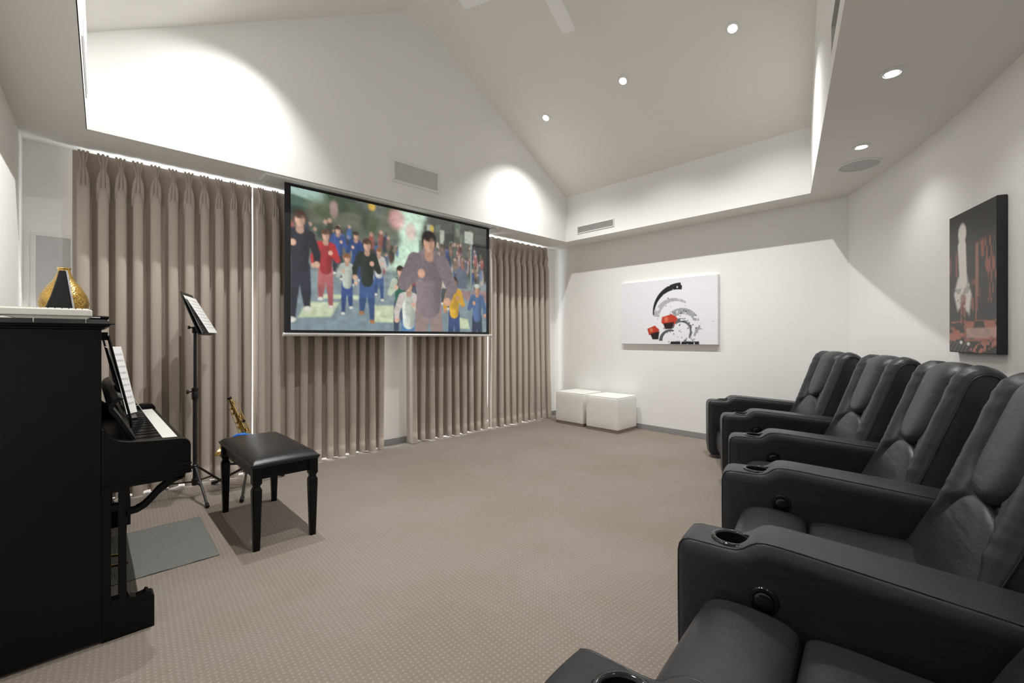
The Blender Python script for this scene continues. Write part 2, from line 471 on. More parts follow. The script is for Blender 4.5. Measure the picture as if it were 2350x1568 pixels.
t = thing('duct_opening', 'recessed dark air duct opening with mesh in the rear bulkhead', 'vent', bp((NS0 + NS1) / 2, (NZ0 + NZ1) / 2))
o0 = Vector(t.location)
def q(s_, z, d): return tuple(Vector(bp(s_, z, d)) - o0)
f = MB()
f.add([q(NS0, NZ0, 0), q(NS1, NZ0, 0), q(NS1, NZ1, 0), q(NS0, NZ1, 0), q(NS0, NZ0, .16), q(NS1, NZ0, .16), q(NS1, NZ1, .16), q(NS0, NZ1, .16)],
      [(0, 1, 5, 4), (1, 2, 6, 5), (2, 3, 7, 6), (3, 0, 4, 7)])
f.build('duct_lining', 'louvre', t, recalc=False)
f = MB(); f.add([q(NS0, NZ0, .16), q(NS1, NZ0, .16), q(NS1, NZ1, .16), q(NS0, NZ1, .16)], [(0, 1, 2, 3)])
f.build('duct_back', 'dark_void', t)
f = MB()
for k in range(17):
    s_ = lerp(NS0 + .22, NS1, k / 16); f.tube([q(s_, NZ0, .05), q(s_, NZ1, .05)], .004, 5)
for k in range(6):
    z = lerp(NZ0 + .01, NZ1 - .01, k / 5); f.tube([q(NS0 + .22, z, .05), q(NS1, z, .05)], .004, 5)
f.build('wire_mesh', 'louvre', t)

t = thing('wall_speaker', 'tall white framed in-wall speaker left of the curtains', 'speaker', (-.171, YW, 1.665))
f = MB(); w, h, e = .112, .277, .026
for x0, x1, z0, z1 in ((-w, w, h - e, h), (-w, w, -h, -h + e), (-w, -w + e, -h + e, h - e), (w - e, w, -h + e, h - e)): f.box(x0, x1, -.012, 0, z0, z1)
f.build('frame', 'white_trim', t, bevel=.003)
MB().box(-w + e, w - e, -.008, 0, -h + e, h - e).build('grille', 'grille', t)

# ------------------------------------------------------------------ ceiling fan
t = thing('ceiling_fan', 'white four-blade ceiling fan hanging from the ridge', 'fan', (2.48, 2.27, 3.96))
MB().tube([(0, 0, .10), (0, 0, ZR - 3.96)], .016, 12).build('downrod', 'fan_white', t, smooth=40)
MB().lathe([(.0005, .56), (.06, .56), (.065, .50), (.02, .48), (.0005, .48)], 24).build('canopy', 'fan_white', t, smooth=40)
MB().lathe([(.0005, .12), (.05, .12), (.10, .08), (.115, .03), (.115, -.02), (.09, -.05), (.0005, -.055)], 32).build('motor', 'fan_white', t, smooth=40)
bm_ = MB(); L0, L1 = .13, .70
bm_.sections([[(x, -w_, -.003 - .25 * w_ * .12), (x, w_, -.003 + .25 * w_ * .12), (x, w_, .004 + .25 * w_ * .12), (x, -w_, .004 - .25 * w_ * .12)] for x, w_ in ((L0, .045), (.2, .058), (.45, .062), (.66, .060), (L1 - .008, .055), (L1, .045))])
bmm = bm_.mesh('blade', 30)
im = MB().box(.06, .2, -.018, .018, -.002, .006).mesh('blade_iron')
for k in range(4):
    bo = link('blade', bmm, M['fan_white'], t); bo.rotation_euler = (0, 0, radians(20.7 + 90 * k))
    io = link('blade_iron', im, M['fan_white'], t); io.rotation_euler = (0, 0, radians(20.7 + 90 * k))

# ------------------------------------------------------------------ curtains
pp = MB()
for k in (-1, 0, 1):
    c0 = .006 * (k == 0)
    pp.tube([(k * .0225, .004, .001), (k * .0195, -.010 - c0, -.03), (k * .0130, -.020 - c0, -.07), (k * .0078, -.027 - c0, -.100), (k * .0070, -.028 - c0, -.110), (k * .0105, -.030 - c0, -.128), (k * .0185, -.029, -.165), (k * .0225, -.020, -.23), (k * .024, .006, -.33)],
            [.0070, .0072, .0068, .0058, .0055, .0072, .0100, .0115, .010], 10)
pp.tube([(-.0175, -.026, -.104), (-.010, -.0345, -.105), (0, -.0385, -.1055), (.010, -.0345, -.105), (.0175, -.026, -.104)], .0022, 6)
PP = pp.mesh('pinch_pleat', 60)
def curtain(x0, x1, n, label, seed, splay=0., top=2.546):
    rnd = random.Random(seed)
    Y0 = 4.415
    t = thing('curtain', label, 'curtain', ((x0 + x1) / 2, Y0, 0), 0, 'taupe pinch-pleat curtains along the front wall')
    xc = (x0 + x1) / 2
    per = 26
    cols = n * per + 1
    amp = [rnd.uniform(.82, 1.15) for _ in range(n + 1)]
    le = [rnd.uniform(-1, 1) for _ in range(n + 1)]; fr = [rnd.uniform(.6, 1.5) for _ in range(n + 1)]
    pos = [0.]
    for i in range(n): pos.append(pos[-1] + rnd.uniform(.9, 1.1))
    pos = [p / pos[-1] for p in pos]
    zs = [top - .0, top - .02, top - .05, top - .08, top - .10, top - .115, top - .13, top - .16, top - .2, top - .25, top - .3, top - .36] + [top - .42 - k * .055 for k in range(1, 37)]
    zs = [z for z in zs if z > .115] + [.112, .108, .06, .012]
    P = np.zeros((len(zs), cols, 3))
    for a, z in enumerate(zs):
        hz = float(sstep(top - .09, top - .36, z)); pin = exp(-((z - (top - .105)) / .035) ** 2)
        low = 1 - z / top
        for c in range(cols):
            s_ = c / per; i = min(int(s_), n - 1); tt = s_ - i - .5
            am = lerp(amp[i], amp[i + 1], tt + .5)
            g = (.5 + .5 * cos(2 * pi * tt)) ** (.75 + .45 * hz)
            gn = exp(-(tt / .10) ** 2)
            y = .040 - (.006 + .080 * hz) * g * am - .018 * (1 - hz) * gn - .012 * pin * gn
            y += .012 * hz * low * sin(z * 1.7 * fr[i] + le[i] * 3)
            y += .004 * hz * sin(6 * pi * tt + le[i] * 2) * (1 - g)
            px = lerp(pos[i], pos[i + 1], tt + .5)
            x = lerp(x0, x1, px) + .017 * hz * sin(4 * pi * tt) + .010 * hz * low * (le[i] * (1 - (tt + .5)) + le[min(i + 1, n)] * (tt + .5)) * sin(z * 1.3 + 1)
            x += splay * low * (px - .0) * .06
            if z < .110: y -= .0035
            P[a, c] = (x - xc, y, z + (.006 * sin(s_ * 4.1 + seed) if z < .1 else 0))
    MB().grid(P).build('drape', 'drape', t, smooth=70, recalc=False)
    for i in range(n):
        o = link('pinch_pleat', PP, M['drape'], t)
        o.location = (lerp(x0, x1, (pos[i] + pos[i + 1]) / 2) - xc, .008, top)
        o.rotation_euler = (0, 0, rnd.uniform(-.1, .1)); o.scale = (rnd.uniform(.85, 1.15), 1, rnd.uniform(.95, 1.06))
    return t
curtain(-.075, 1.061, 11, 'wide taupe curtain behind the piano and music stand', 3)
curtain(1.070, 2.335, 11, 'taupe curtain left of the bare wall strip, behind the screen', 5)
curtain(2.62, 3.81, 10, 'taupe curtain right of the bare wall strip, below the screen', 9)
curtain(3.835, 5.0, 10, 'taupe curtain between the screen and the ottomans', 12, splay=1.)

# ------------------------------------------------------------------ printed pictures (colour per grid point)
def painter(nx, ny, asp):
    u = np.linspace(0, asp, nx)[None, :].repeat(ny, 0); v = np.linspace(0, 1, ny)[:, None].repeat(nx, 1)  # v: 0 top
    return u, v, np.zeros((ny, nx, 3))
def lay(img, mask, col, a=1.):
    c = np.array(srgb(*col)); m_ = np.clip(mask, 0, 1)[..., None] * a
    img += (c - img) * m_
def ell(u, v, cx, cy, rx, ry, s_=.1): return 1 - sstep(1 - s_, 1 + s_, np.sqrt(((u - cx) / rx) ** 2 + ((v - cy) / ry) ** 2))
def cap(u, v, x0, y0, x1, y1, r0, r1, s_=.006):
    dx, dy = x1 - x0, y1 - y0; L = dx * dx + dy * dy + 1e-9
    t_ = np.clip(((u - x0) * dx + (v - y0) * dy) / L, 0, 1)
    d = np.hypot(u - x0 - t_ * dx, v - y0 - t_ * dy) - (r0 + (r1 - r0) * t_)
    return 1 - sstep(-s_, s_, d)
def rect(u, v, x0, x1, y0, y1, s_=.01):
    return sstep(x0 - s_, x0 + s_, u) * (1 - sstep(x1 - s_, x1 + s_, u)) * sstep(y0 - s_, y0 + s_, v) * (1 - sstep(y1 - s_, y1 + s_, v))
def poly(u, v, pts, s_=.006):
    pts = np.array(pts, float); ins = np.zeros(u.shape, bool); d = np.full(u.shape, 9.)
    for (x0, y0), (x1, y1) in zip(pts, np.roll(pts, -1, 0)):
        cr = ((y0 > v) != (y1 > v)) & (u < (x1 - x0) * (v - y0) / (y1 - y0 + 1e-12) + x0); ins ^= cr
        dx, dy = x1 - x0, y1 - y0; t_ = np.clip(((u - x0) * dx + (v - y0) * dy) / (dx * dx + dy * dy + 1e-12), 0, 1)
        d = np.minimum(d, np.hypot(u - x0 - t_ * dx, v - y0 - t_ * dy))
    d = np.where(ins, -d, d); return 1 - sstep(-s_, s_, d)
def vnoise(u, v, sx, sy, seed):
    r = np.random.RandomState(seed).rand(64, 64); x = u * sx; y = v * sy
    xi = np.floor(x).astype(int); yi = np.floor(y).astype(int); fx = x - xi; fy = y - yi; fx = fx * fx * (3 - 2 * fx); fy = fy * fy * (3 - 2 * fy)
    g = lambda a, c: r[c % 64, a % 64]
    return (g(xi, yi) * (1 - fx) + g(xi + 1, yi) * fx) * (1 - fy) + (g(xi, yi + 1) * (1 - fx) + g(xi + 1, yi + 1) * fx) * fy
def print_mesh(name, img, w, h, mat, parent, loc, rot):
    ny, nx = img.shape[:2]
    xs = np.linspace(-w / 2, w / 2, nx); zs = np.linspace(h / 2, -h / 2, ny)
    P = np.zeros((ny, nx, 3)); P[..., 0] = xs[None, :]; P[..., 2] = zs[:, None]
    me = MB().grid(P).mesh(name, recalc=False)
    at = me.color_attributes.new('print', 'FLOAT_COLOR', 'POINT')
    at.data.foreach_set('color', np.concatenate([img, np.ones((ny, nx, 1))], 2).astype(np.float32).ravel())
    o = link(name, me, M[mat], parent); o.location = loc; o.rotation_euler = rot
    return o

def street_picture():
    nx, ny = 440, 248; asp = 2.253 / 1.262
    u, v, im = painter(nx, ny, asp)
    n1 = vnoise(u, v, 9, 14, 1); n2 = vnoise(u, v, 26, 34, 2); n3 = vnoise(u, v, 60, 60, 4)
    lay(im, np.ones_like(u), (96, 104, 96))
    # street
    lay(im, sstep(.42, .62, v), (128, 142, 146)); lay(im, sstep(.6, 1., v) * .7, (112, 132, 140))
    # pale sky gap, facades and trees
    lay(im, poly(u, v, [(.78, -.02), (1.10, -.02), (1.03, .2), (1.12, .46), (.72, .5), (.86, .26)], .04), (196, 222, 200))
    lay(im, rect(u, v, -.1, .46, -.1, .34, .04), (52, 66, 58)); lay(im, rect(u, v, -.1, .36, .05, .13, .015), (78, 104, 90))
    lay(im, poly(u, v, [(-.05, -.05), (.22, -.05), (.30, .10), (-.05, .04)], .012), (160, 188, 176))
    for k in range(26):
        r = random.Random(k); cx = r.uniform(.1, .8); lay(im, ell(u, v, cx, r.uniform(.0, .2), r.uniform(.03, .09), r.uniform(.04, .1), .6), r.choice(((70, 84, 66), (88, 98, 70), (110, 112, 96), (58, 66, 60))), .7)
    lay(im, rect(u, v, 1.14, 1.80, -.1, .50, .03), (86, 88, 82)); lay(im, rect(u, v, 1.60, 1.80, .16, .52, .02), (34, 34, 32))
    for k in range(60):
        r = random.Random(100 + k); lay(im, rect(u, v, *(lambda c, w_: (c - w_, c + w_))(r.uniform(1.05, 1.6), r.uniform(.008, .03)), *(lambda c, h_: (c - h_, c + h_))(r.uniform(.05, .48), r.uniform(.02, .07)), .008), r.choice(((140, 132, 120), (60, 66, 64), (150, 96, 84), (110, 126, 112), (190, 196, 180), (44, 48, 48))), .65)
    for cx, cy, rx, ry, c in ((.82, .08, .07, .08, (214, 160, 158)), (.95, .16, .05, .07, (206, 176, 168)), (.60, .02, .03, .03, (214, 176, 70)), (1.16, .10, .02, .03, (204, 176, 72)), (.30, .10, .03, .06, (170, 140, 136))):
        lay(im, ell(u, v, cx, cy, rx, ry, .4), c, .8)
    # far spectators as soft blobs
    for k in range(150):
        r = random.Random(200 + k); cx = r.choice((r.uniform(.0, .85), r.uniform(1.15, 1.75))); cy = r.uniform(.20, .47); hh = r.uniform(.035, .07)
        c = r.choice(((58, 78, 122), (40, 48, 60), (150, 76, 72), (176, 168, 156), (86, 96, 84), (120, 96, 80), (70, 100, 150), (44, 40, 40)))
        lay(im, ell(u, v, cx, cy + hh * .8, hh * .38, hh, .4), c, .75); lay(im, ell(u, v, cx, cy - hh * .2, hh * .24, hh * .26, .4), r.choice(((186, 150, 130), (70, 52, 44))), .75)
    lay(im, rect(u, v, 1.42, 1.55, .42, .60, .01), (88, 96, 110)); lay(im, poly(u, v, [(1.38, .62), (1.8, .60), (1.8, .72), (1.55, .70)], .01), (140, 116, 116))
    lay(im, rect(u, v, 1.585, 1.605, .12, .66, .006), (120, 136, 132)); lay(im, rect(u, v, 1.52, 1.62, .06, .17, .008), (180, 186, 176))
    # crossing marks
    for pts in ([(.10, .80), (.34, .79), (.28, .90), (.05, .91)], [(.62, .80), (.84, .79), (.82, .93), (.58, .93)], [(1.38, .86), (1.56, .88), (1.58, .97), (1.44, .97)], [(.22, .735), (.50, .73), (.49, .76), (.22, .765)]):
        lay(im, poly(u, v, pts, .01), (196, 206, 170), .9)
    im *= (.9 + .2 * n2 * n1)[..., None]
    # people out for a street run, drawn plain and faceless
    def runner(cx, ty, h, top, leg, hair, ph=1, fat=1., skin=(200, 160, 138), sleeve=None, shoe=(200, 196, 186), hat=None, blur=1.):
        s_ = .005 * blur; H_ = h; sl = sleeve or top
        hip = ty + .50 * H_; kn = ty + .74 * H_; ft = ty + .97 * H_
        for sd, bend in ((1, 0), (-1, 1)):
            d = sd * ph * fat
            kx = cx + d * .055 * H_; lay(im, cap(u, v, cx + d * .035 * H_, hip, kx, kn, .058 * H_, .045 * H_, s_), leg)
            fy = ft - .10 * H_ * bend; lay(im, cap(u, v, kx, kn, kx + d * .01 * H_, fy, .042 * H_, .028 * H_, s_), tuple(int(c * .88) for c in leg)); lay(im, ell(u, v, kx + d * .012 * H_, fy + .012 * H_, .034 * H_, .024 * H_, .2), shoe)
        lay(im, cap(u, v, cx, ty + .235 * H_, cx, hip, .092 * H_ * fat, .072 * H_ * fat, s_), top); lay(im, cap(u, v, cx - .06 * H_ * fat, ty + .20 * H_, cx + .06 * H_ * fat, ty + .20 * H_, .045 * H_, .045 * H_, s_), top)
        fold = sstep(.5, .8, vnoise(u + cx, v, 22 / H_ * .6, 9 / H_ * .6, int(cx * 100)))
        tm = cap(u, v, cx, ty + .235 * H_, cx, hip, .09 * H_ * fat, .07 * H_ * fat, s_)
        lay(im, tm * sstep(cx - .02 * H_, cx + .09 * H_ * fat, u), tuple(int(c * .66) for c in top), .75); lay(im, tm * fold, tuple(int(c * .72) for c in top), .55)
        lay(im, tm * sstep(cx - .02 * H_, cx - .08 * H_ * fat, u), tuple(min(255, int(c * 1.15)) for c in top), .5)
        for sd in (1, -1):
            ex = cx + sd * .150 * H_ * fat; ey = ty + .37 * H_
            lay(im, cap(u, v, cx + sd * .085 * H_ * fat, ty + .21 * H_, ex, ey, .045 * H_ * fat, .036 * H_ * fat, s_), tuple(int(c * .9) for c in sl))
            hx = cx + sd * (.06 if sd * ph > 0 else .15) * H_; hy = ty + (.29 if sd * ph > 0 else .47) * H_
            lay(im, cap(u, v, ex, ey, hx, hy, .034 * H_, .028 * H_, s_), tuple(int(c * .93) for c in sl)); lay(im, ell(u, v, hx, hy, .028 * H_, .03 * H_, .2), skin)
        lay(im, cap(u, v, cx, ty + .12 * H_, cx, ty + .17 * H_, .03 * H_, .035 * H_, s_), tuple(int(c * .85) for c in skin))
        lay(im, ell(u, v, cx, ty + .062 * H_, .058 * H_, .070 * H_, .12), hair); lay(im, ell(u, v, cx, ty + .082 * H_, .043 * H_, .056 * H_, .14), skin)
        lay(im, ell(u, v, cx, ty + .035 * H_, .052 * H_, .035 * H_, .25), hat or hair)
        lay(im, ell(u, v, cx + .022 * H_, ty + .09 * H_, .022 * H_, .045 * H_, .5), tuple(int(c * .72) for c in skin), .6)
    runner(.47, .24, .42, (44, 70, 120), (50, 70, 110), (60, 46, 40), -1, blur=2)
    runner(.33, .22, .40, (60, 84, 140), (50, 54, 66), (60, 46, 40), 1, blur=2)
    runner(.66, .34, .42, (190, 186, 180), (60, 84, 130), (130, 86, 58), 1, blur=1.6)
    runner(.98, .38, .40, (150, 60, 58), (70, 74, 90), (70, 52, 44), -1, blur=1.6)
    runner(1.30, .36, .44, (176, 180, 160), (70, 74, 80), (150, 100, 66), 1, blur=1.4)
    runner(1.20, .42, .40, (190, 170, 150), (86, 90, 100), (150, 96, 64), -1, blur=1.4)
    runner(.24, .26, .58, (150, 46, 50), (166, 92, 94), (88, 60, 48), 1, sleeve=(186, 52, 56))
    runner(.06, .16, .78, (34, 36, 50), (36, 40, 54), (70, 48, 40), -1, sleeve=(30, 32, 44))
    runner(.40, .42, .46, (178, 186, 176), (50, 74, 126), (128, 84, 56), -1)
    runner(.56, .28, .66, (42, 50, 44), (58, 84, 128), (76, 54, 42), 1, shoe=(150, 106, 66))
    runner(.85, .46, .62, (40, 92, 78), (60, 76, 100), (40, 30, 28), -1, sleeve=(186, 196, 176))
    runner(.93, .56, .74, (200, 206, 196), (72, 116, 160), (96, 66, 50), 1, sleeve=(206, 196, 190))
    runner(1.40, .50, .66, (206, 160, 46), (48, 68, 112), (50, 36, 32), 1, skin=(176, 128, 102))
    runner(1.67, .54, .64, (72, 100, 140), (40, 50, 72), (40, 32, 30), -1, skin=(186, 140, 112), hat=(176, 186, 176))
    runner(1.13, .13, 1.28, (124, 112, 116), (138, 120, 116), (34, 28, 28), -1, fat=1.28, skin=(196, 152, 128))
    im = im * (.80 + .40 * (n3 * .5 + n2 * .5))[..., None]
    k = np.array([.25, .5, .25])
    for ax_ in (0, 1): im = sum(np.roll(im, d_, ax_) * w_ for d_, w_ in zip((-1, 0, 1), k))
    return np.clip(im, 0, 1)

# ------------------------------------------------------------------ projector screen
t = thing('projector_screen', 'lowered projector screen showing a street scene of runners', 'screen', (2.415, 4.147, 0))
f = MB()
f.box(-1.35, 1.25, -.105, -.09, HS - .018, HS); f.box(-1.35, 1.25, .085, .10, HS - .018, HS); f.box(-1.35, -1.30, -.09, .085, HS - .018, HS); f.box(1.20, 1.25, -.09, .085, HS - .018, HS)
f.box(-1.30, 1.20, -.09, -.012, HS - .010, HS); f.box(-1.30, 1.20, .012, .085, HS - .010, HS)
f.build('housing_trim', 'white_trim', t, bevel=.003)
MB().box(-1.176, 1.176, -.003, .003, 1.232, HS - .012).build('screen_fabric', 'screen_black', t)
print_mesh('projected_picture', street_picture(), 2.253, 1.262, 'projection', t, (0, -.0045, 1.902), (0, 0, 0))
MB().tube([(-1.178, 0, 1.231), (1.196, 0, 1.231)], .016, 12).build('bottom_bar', 'aluminium', t, smooth=50)
for s_ in (-1.184, 1.2): MB().tube([(s_ - .006, 0, 1.231), (s_ + .006, 0, 1.231)], .018, 12).build('bar_end_cap', 'white_trim', t, smooth=50)

# ------------------------------------------------------------------ wall canvases
def ink_picture():
    nx, ny = 300, 192; asp = 1.276 / .818
    u, v, im = painter(nx, ny, asp)
    n = vnoise(u, v, 40, 40, 21); n2 = vnoise(u, v, 14, 14, 22)
    lay(im, np.ones_like(u), (236, 237, 243))
    ink = (22, 22, 26)
    def sweep(cx, cy, r, a0, a1, w0, w1, col, k=1., dens=.25):
        ang = np.arctan2(v - cy, u - cx); t_ = ((ang - a0) % (2 * pi)) / (a1 - a0)
        d_ = np.abs(np.hypot(u - cx, v - cy) - r) - (w0 + (w1 - w0) * np.clip(t_, 0, 1))
        lay(im, (1 - sstep(-.006, .006, d_)) * (t_ < 1) * sstep(dens, dens + .15, vnoise(u, v, 30, 30, int(r * 999)) + .35 * (1 - t_)), col, k)
    sweep(.98, .52, .40, pi * .98, pi * 1.55, .012, .055, ink)
    sweep(.92, .62, .30, pi * 1.05, pi * 1.7, .05, .015, (150, 150, 154), .7, .35)
    sweep(1.04, .74, .24, pi * 1.3, pi * 2.3, .05, .03, (120, 120, 124), .7, .4)
    sweep(1.02, .80, .16, pi * 1.1, pi * 2.4, .04, .012, ink, .85, .45)
    sweep(.86, .95, .16, pi * 1.0, pi * 1.6, .03, .012, ink, .9, .3)
    for k in range(70):
        r_ = random.Random(900 + k); lay(im, ell(u, v, r_.gauss(.98, .16), r_.gauss(.66, .16), r_.uniform(.003, .012), r_.uniform(.003, .012), .3), ink, .8)
    lay(im, poly(u, v, [(.72, .58), (.88, .54), (.97, .60), (.93, .70), (.80, .74), (.71, .67)], .008), (196, 62, 40)); lay(im, poly(u, v, [(.74, .68), (.92, .66), (.88, .77), (.77, .77)], .01), (34, 20, 22))
    lay(im, poly(u, v, [(.47, .76), (.60, .71), (.68, .78), (.62, .86), (.50, .86)], .008), (186, 58, 40)); lay(im, poly(u, v, [(.52, .84), (.68, .80), (.66, .93), (.56, .93)], .01), (30, 18, 20))
    lay(im, ell(u, v, .79, .62, .03, .04, .6), (228, 130, 90), .8); lay(im, ell(u, v, .54, .78, .025, .03, .6), (222, 134, 96), .8)
    lay(im, rect(u, v, .84, 1.30, .955, 1.02, .012) * sstep(.2, .4, n), ink)
    return im
def rust_picture():
    nx, ny = 180, 290; asp = .495 / .815
    u, v, im = painter(nx, ny, asp)
    n = vnoise(u, v, 60, 12, 31); n2 = vnoise(u, v, 46, 46, 32); n3 = vnoise(u, v, 16, 40, 33)
    lay(im, np.ones_like(u), (27, 25, 28))
    lay(im, rect(u, v, .42, .62, .24, .66, .02) * sstep(.45, .75, n), (150, 84, 66)); lay(im, rect(u, v, .36, .40, .25, .62, .008), (170, 120, 104), .7)
    lay(im, rect(u, v, .09, .12, .28, .45, .006), (150, 90, 74), .8); lay(im, rect(u, v, .0, .03, .30, .42, .006), (140, 72, 52), .7)
    lay(im, rect(u, v, .30, .40, .50, .78, .02) * sstep(.4, .7, n), (160, 96, 80), .8)
    lay(im, rect(u, v, 0, .62, .78, .92, .012) * sstep(.3, .6, n3), (178, 104, 84)); lay(im, rect(u, v, .24, .62, .83, .90, .01), (206, 172, 160), .7)
    lay(im, poly(u, v, [(.28, .98), (.62, .86), (.62, .94), (.40, 1.01)], .01) * sstep(.3, .5, n2), (180, 112, 96))
    lay(im, rect(u, v, 0, .26, .92, 1.02, .01) * (np.sin((u + v) * 120) > .6), (120, 116, 118), .5)
    # loose pale brush column, a plain abstract stand-in
    pale = (228, 224, 220)
    lay(im, ell(u, v, .185, .15, .055, .07, .25), pale); lay(im, cap(u, v, .18, .24, .20, .50, .055, .05, .012), pale)
    lay(im, poly(u, v, [(.13, .46), (.25, .46), (.31, .60), (.28, .74), (.19, .66), (.12, .70), (.07, .58)], .02) * (.55 + .45 * (n3 > .3)), pale)
    for x0, y0_, x1, y1_, r0 in ((.18, .66, .17, .80, .018), (.21, .64, .235, .90, .018)): lay(im, cap(u, v, x0, y0_, x1, y1_, r0, .008, .008) * sstep(.2, .5, n2), (150, 86, 66))
    lay(im, ell(u, v, .20, .62, .04, .04, .5), (140, 84, 66), .8)
    lay(im, ell(u, v, .17, .93, .02, .012, .4), pale); lay(im, ell(u, v, .27, .94, .02, .012, .4), pale)
    return im
t = thing('wall_canvas', 'white canvas with black, grey and red print on the right wall', 'picture', (XE, 2.669, 1.530))
MB().box(-.044, -.002, -.638, .638, -.409, .409).build('stretcher', 'paper', t, bevel=.004)
print_mesh('print', ink_picture(), 1.270, .812, 'canvas_print', t, (-.0448, 0, 0), (0, 0, radians(-90)))
pc = arc(21.72, 9.822, 1.523)
t = thing('wall_canvas', 'tall dark canvas with pale and rust-red print on the curved wall', 'picture', pc, radians(21.72))
MB().box(-.250, .250, .002, .042, -.408, .408).build('stretcher', pm('canvas_edge', (.02, .018, .02), .5, var=.3, vscale=12), t, bevel=.004)
print_mesh('print', rust_picture()[:, ::-1][:, ::-1], .494, .810, 'canvas_gloss', t, (0, .0428, 0), (0, 0, radians(180)))

# ------------------------------------------------------------------ ottomans
def ottoman(x0, x1, y0_, y1_, label, seed):
    t = thing('ottoman', label, 'ottoman', ((x0 + x1) / 2, (y0_ + y1_) / 2, 0), 0, 'white cube ottomans by the wall')
    w, d = (x1 - x0) / 2, (y1_ - y0_) / 2
    MB().box(-w + .006, w - .006, -d + .006, d - .006, 0, .042).build('plinth', 'taupe_wood', t, bevel=.003)
    rnd = np.random.RandomState(seed)
    body = MB(); rings = []
    n = 20
    def ring(k, z, sw):
        pts = []
        for sd in range(4):
            for i in range(n):
                a = -1 + 2 * i / n; e = 1 - abs(a) ** 10 * .012
                bul = sw * (1 - a * a)
                x, y = {0: (a, -1 - bul), 1: (1 + bul, a), 2: (-a, 1 + bul), 3: (-1 - bul, -a)}[sd]
                rr = .985 if abs(a) > .98 else 1.
                pts.append((x * w * k * rr, y * d * k * rr, z))
        return pts
    for k, z, sw in ((.99, .042, 0), (1., .06, .006), (1., .15, .014), (1., .25, .016), (1., .36, .012), (1., .42, .006), (.985, .437, .004), (.95, .446, .003), (.8, .451, .0), (.4, .455, 0), (.02, .456, 0)):
        rings.append(ring(k, z, sw))
    body.sections(rings)
    body.build('cushion', 'ottoman', t, smooth=50)
    pts = [(x * w * .975, y * d * .975, .4425) for x, y in ((-1, -1), (1, -1), (1, 1), (-1, 1), (-1, -1))]
    MB().tube(pts, .004, 6).build('top_seam', 'ottoman', t, smooth=60)
    return t
ottoman(4.765, 5.222, 3.062, 3.545, 'white leatherette cube ottoman nearer the recliners', 1)
ottoman(4.80, 5.25, 3.62, 4.10, 'white leatherette cube ottoman nearer the curtain', 2)

# ------------------------------------------------------------------ recliners
def smooth_poly(pts, it=2):
    for _ in range(it):
        q_ = [pts[0]]
        for a, c in zip(pts[:-1], pts[1:]):
            q_ += [tuple(.75 * np.array(a) + .25 * np.array(c)), tuple(.25 * np.array(a) + .75 * np.array(c))]
        pts = q_ + [pts[-1]]
    return pts
def resample(pts, n):
    pts = np.array(pts, float); L = np.concatenate([[0], np.cumsum(np.hypot(*np.diff(pts, axis=0).T))])
    s_ = np.linspace(0, L[-1], n); return np.stack([np.interp(s_, L, pts[:, k]) for k in (0, 1)], 1), s_
def normals(p):
    d = np.gradient(p, axis=0); d /= np.linalg.norm(d, axis=1)[:, None]; return np.stack([-d[:, 1], d[:, 0]], 1)
# arm: side profile from the fitted photograph lines (y forward, z up)
arm_raw = [(.118, .03), (.142, .06), (.146, .30), (.147, .50), (.146, .545), (.132, .568), (.112, .5755), (.07, .5755), (.005, .5755), (-.022, .577), (-.042, .587), (-.060, .604), (-.078, .6145), (-.10, .618), (-.14, .6175), (-.30, .605), (-.60, .580), (-.70, .570), (-.735, .55), (-.745, .50), (-.745, .30), (-.745, .03)]
prof, _s = resample(smooth_poly(arm_raw, 2), 90)
nrm = normals(prof)
if nrm[45][1] < 0: nrm = -nrm
def ahw(y): return lerp(.083, .112, min(1, max(0, (.147 - y) / .85)))
rows = []
steps = [(-.020, 0., 0.)]
sec = []
for side in (-1, 1):
    sec.append([(side, dx, ins) for dx, ins in ((.0, .045), (.001, .034), (.004, .022), (.009, .012), (.0145, .006), (.0175, .0035), (.019, .0045), (.021, .0005), (.026, .0), (.045, -.0015))])
line = sec[0] + [(0, 0, -.002)] + sec[1][::-1]
P = np.zeros((len(line), len(prof), 3))
for a, (sd, dx, ins) in enumerate(line):
    for k, (y, z) in enumerate(prof):
        hw = ahw(y); x = sd * (hw - dx) if sd else 0
        q_ = prof[k] - nrm[k] * ins
        P[a, k] = (x, q_[0], max(q_[1], .03))
am = MB(); am.grid(P)
nP = len(prof); am.f.append(tuple(range(nP))); am.f.append(tuple(range((len(line) - 1) * nP, len(line) * nP))[::-1])
am.f += [(a * nP, (a + 1) * nP, (a + 2) * nP - 1, (a + 1) * nP - 1) for a in range(len(line) - 1)]
arm_me = am.mesh('arm', 50)
# real hole for the cup
tmp = link('tmp_arm', arm_me, M['leather_side']); cut = link('tmp_cut', MB().lathe([(.0005, .48), (.047, .48), (.047, .66), (.0005, .66)], 40).mesh('tmp_cut'), None)
md = tmp.modifiers.new('hole', 'BOOLEAN'); md.operation = 'DIFFERENCE'; md.object = cut; md.solver = 'EXACT'
dg = bpy.context.evaluated_depsgraph_get(); ARM = bpy.data.meshes.new_from_object(tmp.evaluated_get(dg)); ARM.name = 'arm'
if len(ARM.polygons) < 200: ARM = arm_me
bpy.data.objects.remove(tmp); bpy.data.objects.remove(cut)
ARM.polygons.foreach_set('use_smooth', [True] * len(ARM.polygons)); ARM.set_sharp_from_angle(angle=radians(50))
CUP = MB().lathe([(.0445, .5775), (.0445, .50), (.043, .497), (.0005, .496), (.0005, .4935), (.0462, .4945), (.0465, .575), (.059, .5745), (.0605, .578), (.0575, .5825), (.0500, .5835), (.0455, .5805), (.0445, .5775)], 40).mesh('cup_holder', 50)
